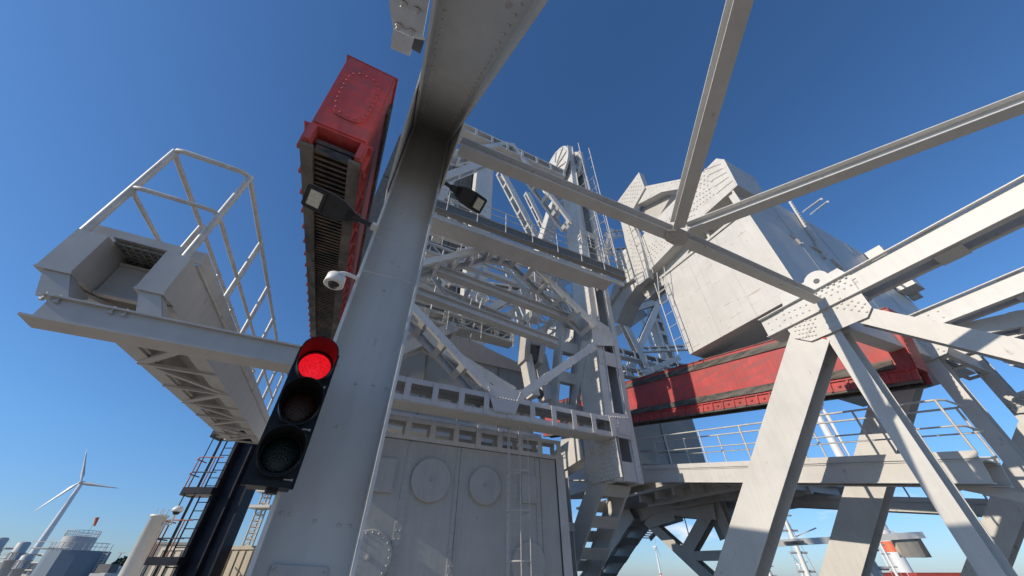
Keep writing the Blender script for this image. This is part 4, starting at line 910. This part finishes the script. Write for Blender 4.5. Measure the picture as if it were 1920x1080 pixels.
# ================================================================== DISTANCE: turbines, tanks, silos, trees, cranes
def turbine(lab,hub,d,bl,ang,yaw,rt,band=True,rb=3.0):
    H=P0(*hub,d); b_=V((H.x,H.y,GZ)); t=thing('wind_turbine',lab,'wind turbine',b_,'white wind turbines on the horizon')
    hh=H.z-GZ; m=MB(); m.lathe(b_,EZ,[(0,rt),(hh*.14,rt*.95)],20); m.lathe(b_,EZ,[(hh*.19,rt*.93),(hh*.5,rt*.75),(hh-1,rt*.5)],20); m.build('tower',TURB,t)
    m=MB(); m.lathe(b_,EZ,[(hh*.14,rt*.95),(hh*.19,rt*.93)],20); m.build('red_band',TRED,t)
    ax=(-fwd*math.cos(yaw)+rgt*math.sin(yaw)).normalized(); e1=ax.cross(EZ).normalized(); 
    m=MB(); m.box(H-ax*2.5,ax*5,e1*1.9,EZ*1.9); m.build('nacelle',TURB,t)
    hc=H+ax*4; m=MB(); m.lathe(hc,ax,[(-1.5,1.7),(0,1.8),(1.5,1.2),(2.4,0)],14); m.build('hub',TURB,t)
    for k in range(3):
        a=ang+k*math.tau/3; r_=e1*math.sin(a)+EZ*math.cos(a); c_=ax.cross(r_)
        m=MB(); vs=[];prof=[(0,.9,.9),(.06,1.0,.9),(.2,2.1,.45),(.5,1.3,.25),(.8,.75,.12),(1,.15,.05)]
        for f,wd_,th_ in prof: 
            o_=hc+r_*bl*f; vs+=[o_+c_*wd_*.8*(bl/55),o_+ax*th_*(bl/55),o_-c_*wd_*1.6*(bl/55),o_-ax*th_*(bl/55)]
        fs=[(i*4+j,i*4+(j+1)%4,i*4+4+(j+1)%4,i*4+4+j) for i in range(5) for j in range(4)]+[(20,21,22,23)]
        m.add(vs,fs,True); m.build('blade',TURB,t)
turbine('large white wind turbine standing alone at the far left',(154,905),560,46.5,math.radians(24),math.radians(20),4.3)
turbine('white wind turbine with thick tower and red band behind the right walkways',(1522,757),185,36,math.radians(180),math.radians(90),2.9)
turbine('tiny white turbine behind the brown signboard',(1634,1003),1200,52,math.radians(15),math.radians(30),3.2)
turbine('tiny white turbine seen through the shaded leaf truss',(1228,1025),1400,50,math.radians(-5),math.radians(60),3.2)
turbine('tiny white turbine low between the raking legs',(1497,1058),1500,50,math.radians(40),math.radians(20),3.2)
# big blue-grey tank with white tank behind
tk=thing('storage_tank','large blue grey storage tank with roof rail and outside stair at lower left','tank',gp(80,75)); 
c=gp(118,80); R=4.3; ztk=P0(150,1028,72).z
m=MB(); m.lathe(c,EZ,[(0,R),(ztk-GZ,R),(ztk-GZ,R-.1),(ztk-GZ,0)],12,False); m.build('shell',TANK,tk)
m=MB()
for k in range(36):
    a=k*math.tau/36; q=c+V((math.cos(a)*R,math.sin(a)*R,ztk-GZ)); a2_=(k+1)*math.tau/36; q2=c+V((math.cos(a2_)*R,math.sin(a2_)*R,ztk-GZ))
    if 20<k<34: 
        m.tube([q,q+EZ*1.1],.05,5); m.tube([q+EZ*1.1,q2+EZ*1.1],.05,5); m.tube([q+EZ*.55,q2+EZ*.55],.04,5)
for k in range(14): z=k*(ztk-GZ)/14; m.tube([c+rgt*(R+.1)+EZ*z,c+rgt*(R+1.0)+EZ*z],.05,5)
for x in(.1,1.0): m.tube([c+rgt*(R+x),c+rgt*(R+x)+EZ*(ztk-GZ+1)],.06,5)
m.build('stair',GREY2,tk)
tw=thing('storage_tank','white storage tank with railed roof rising behind the blue grey tank','tank',gp(95,110)); c=gp(102,112); R=3.3; z5=P0(150,1006,110).z
m=MB(); m.lathe(c,EZ,[(0,R),(z5-GZ,R),(z5-GZ+.5,0)],36,False); m.build('shell',TANKW,tw)
m=MB()
for k in range(24):
    a=k*math.tau/24; a2_=(k+1)*math.tau/24; q=c+V((math.cos(a)*R,math.sin(a)*R,z5-GZ)); q2=c+V((math.cos(a2_)*R,math.sin(a2_)*R,z5-GZ))
    m.tube([q,q+EZ*1.3],.06,5); m.tube([q+EZ*1.3,q2+EZ*1.3],.06,5); m.tube([q+EZ*.65,q2+EZ*.65],.05,5)
m.build('roof_rail',GREY2,tw)
ws=thing('windsock','small red and white windsock on the white tank roof','windsock',c+EZ*(z5-GZ)); q=c+rgt*1.0+EZ*(z5-GZ+.4)
m=MB(); m.tube([q,q+EZ*4],.06,5); m.build('pole',GREY2,ws); m=MB(); m.lathe(q+EZ*3.9,V((.25,0,-1)),[(0,.45),(1,.35),(1.9,.2)],8); m.build('sock',TRED,ws)
# silos and plant at the lower left corner
def silo(lab,u,v,d,R,capr=0,mt=TANKW,grp='white silos at the lower left'):
    c=gp(u[0],d); z=P0(u[1],v,d).z; t=thing('silo',lab,'silo',c,grp)
    m=MB(); m.lathe(c,EZ,[(0,R),((z-GZ)*.6,R),((z-GZ)*.6,R*1.12),((z-GZ)*.62,R*1.12),((z-GZ)*.62,R),(z-GZ-R*.25,R),(z-GZ,R*.75),(z-GZ,0)],24); m.build('shell',mt,t)
    m=MB()
    for k in range(12):
        a=k*math.tau/12;a2_=(k+1)*math.tau/12; q=c+V((math.cos(a)*R*1.15,math.sin(a)*R*1.15,(z-GZ)*.62)); q2=c+V((math.cos(a2_)*R*1.15,math.sin(a2_)*R*1.15,(z-GZ)*.62))
        m.tube([q,q+EZ*1.1],.05,5); m.tube([q+EZ*1.1,q2+EZ*1.1],.05,5)
    m.build('catwalk',GREY2,t)
silo('grey white silo with catwalk beside the far left turbine tower',(-2,48),1016,85,.95)
silo('pale silo cut by the left edge of the photo',(-52,6),1008,85,.95)
silo('short pale silo between the taller silo and the blue tank',(22,52),1040,80,.8)
pl=thing('process_plant','low clutter of grey pipes, platforms and sheds in the lower left corner','industrial plant',gp(20,95)); b5=gp(10,95)
m=MB(); random.seed(3)
for k in range(60):
    x=random.uniform(-9,9); y=random.uniform(-4,6); h=random.uniform(1,6.2); q=b5+rgt*x+fwd*y
    if k%3==0: m.tube([q,q+EZ*h],.18,6)
    elif k%3==1: m.tube([q+EZ*h,q+EZ*h+rgt*random.uniform(2,6)],.14,6)
    else: m.box(q+EZ*h/2,rgt*random.uniform(.4,1.3),fwd*.8,EZ*h/2)
m.build('pipework',GREY,pl)
m=MB()
for k in range(5): m.box(b5+rgt*(-9+k*4.5)+EZ*(5.8+k%2),rgt*2.1,fwd*2,EZ*.08); m.box(b5+rgt*(-9+k*4.5)-fwd*2+EZ*(6.9+k%2),rgt*2.1,fwd*.04,EZ*.05)
m.build('platform',GREY2,pl)
sh=thing('shed','small dark roofed shed right of the blue grey tank','shed',gp(195,70)); m=MB(); q=gp(190,72); m.box(q+EZ*1.2,rgt*1.2,fwd*1.2,EZ*1.2); m.build('wall',TANKW,sh); m=MB(); m.box(q+EZ*3.0,rgt*1.0,fwd*.8,EZ*.55); m.build('roof',DARK,sh)
s2=thing('round_tank','small pale domed tank beside the far trees','tank',gp(205,75)); m=MB(); m.lathe(gp(207,75),EZ,[(0,1.6),(2.6,1.6),(3.2,1.1),(3.5,0)],20); m.build('shell',TANKW,s2)
lp=thing('lamp_post','thin twin headed lamp post behind the tank stair','lamp post',gp(205,90)); q=gp(200,90); zl=P0(236,1036,90).z; m=MB(); m.tube([q,V((q.x,q.y,zl))],.09,6); m.tube([V((q.x,q.y,zl))-rgt*.7,V((q.x,q.y,zl))+rgt*.7],.07,6); m.build('pole',GREY2,lp)
def tree(lab,c,h,r,seed,grp='far trees behind the tanks'):
    rd=random.Random(seed); t=thing('tree',lab,'tree',c,grp)
    m=MB(); m.tube([c,c+EZ*h*.5,c+EZ*h*.75+rgt*.3],.25,7,.08)
    for k in range(5): a=k*1.3; m.tube([c+EZ*h*.45,c+V((math.cos(a)*r*.6,math.sin(a)*r*.6,h*.75))],.09,5,.03)
    m.build('trunk',DARK,t)
    m=MB()
    for k in range(900):
        while True:
            p=V((rd.uniform(-1,1),rd.uniform(-1,1),rd.uniform(-1,1)))
            if .35<p.length<1: break
        q=c+V((p.x*r,p.y*r,h*.66+p.z*h*.36)); q+=V((math.sin(q.z*3)*.2,math.cos(q.x*3)*.2,0))
        a=V((rd.uniform(-1,1),rd.uniform(-1,1),rd.uniform(-1,1))).normalized()*.28; b_=a.orthogonal().normalized()*.18
        m.add([q-a,q+b_,q+a,q-b_],[(0,1,2,3)])
    m.build('crown',LEAF,t)
tree('dark rounded tree nearest to the white pole',gp(232,78)+rgt*.4,4.6,2.4,1); tree('dark green tree left of the round tank',gp(222,84)-rgt*.5,4.9,2.2,2)

# right-hand distance
def derrick(lab,top_,u0,d,r,mt=WHITE,cat='mast',name='crane_mast',grp='white masts in the harbour behind the legs'):
    T_=P0(*top_,d); b_=V((T_.x,T_.y,GZ)); t=thing(name,lab,cat,b_,grp); h=T_.z-GZ
    m=MB(); m.tube([b_,b_+EZ*h*.5,b_+EZ*h],r,8,r*.6); m.build('mast',mt,t)
    m=MB(); 
    for k in(.25,.45,.7,.88): m.tube([b_+EZ*h*k-rgt*r*3,b_+EZ*h*k+rgt*r*3],r*.35,5)
    for k in(-1,1): m.tube([b_+rgt*k*h*.16,b_+EZ*h*.97],r*.10,4)
    m.build('rigging',GREY2,t)
derrick('tall white ship mast left of the pale raking leg foot',(1461,948),0,60,.38)
derrick('slim white mast at the foot of the big raking leg',(1430,1040),0,70,.32)
derrick('thin white mast with stay behind the brown board',(1645,1010),0,80,.28)
derrick('grey mast with brackets right of the rear raking leg',(1600,990),0,40,.42,GREY2)
derrick('second thin mast between the rear leg and the turbine tower',(1592,1010),0,44,.22,GREY2)
db=thing('derrick_boom','horizontal white boom bearing a brown hinged board between the rear legs','derrick boom',P0(1460,1020,34)); 
m=MB(); m.bx(P0(1430,1020,34),P0(1730,1003,34),EZ,.3,.42); m.bx(P0(1606,972,34),P0(1690,1003,34),EZ,.07,.07); m.bx(P0(1488,1008,34),P0(1530,990,34),EZ,.08,.08); m.build('boom',WHITE,db)
m=MB(); m.prism([P0(u,v,34) for u,v in [(1673,1006),(1716,1002),(1743,1045),(1694,1045)]],fwd,.3); m.build('board',BEIGE,db)
m=MB(); m.prism([P0(u,v,33.9) for u,v in [(1714,1000),(1720,1000),(1748,1045),(1738,1045)]],fwd,.5); m.build('board_frame',DARK,db); m=MB(); m.bx(P0(1470,1018,33.8),P0(1505,1016,33.8),EZ,.35,.15); m.build('hinge_block',DARK,db)
for (u,uu,d,mt,lab,ln,k) in ((1655,0,120,RUSTR,'dark red containers stacked under the right walkway',12,2),(1780,0,120,RUSTR,'long red containers at the far right horizon',18,2),(1615,0,115,GREY2,'grey container stack left of the turbine tower foot',10,2)):
    container(lab,gp(u,d),-AZ,ln,2.6,3.0,mt,'far containers on the quay',26,'container_stack')
fn=thing('quay_rail','white ribbed rail of a ship deck low between the rear legs','railing',gp(1600,60)); railing([gp(1575,60)+EZ*2.0,gp(1640,60)+EZ*2.0],1.0,1,.5,.05,par=fn,mt=WHITE)
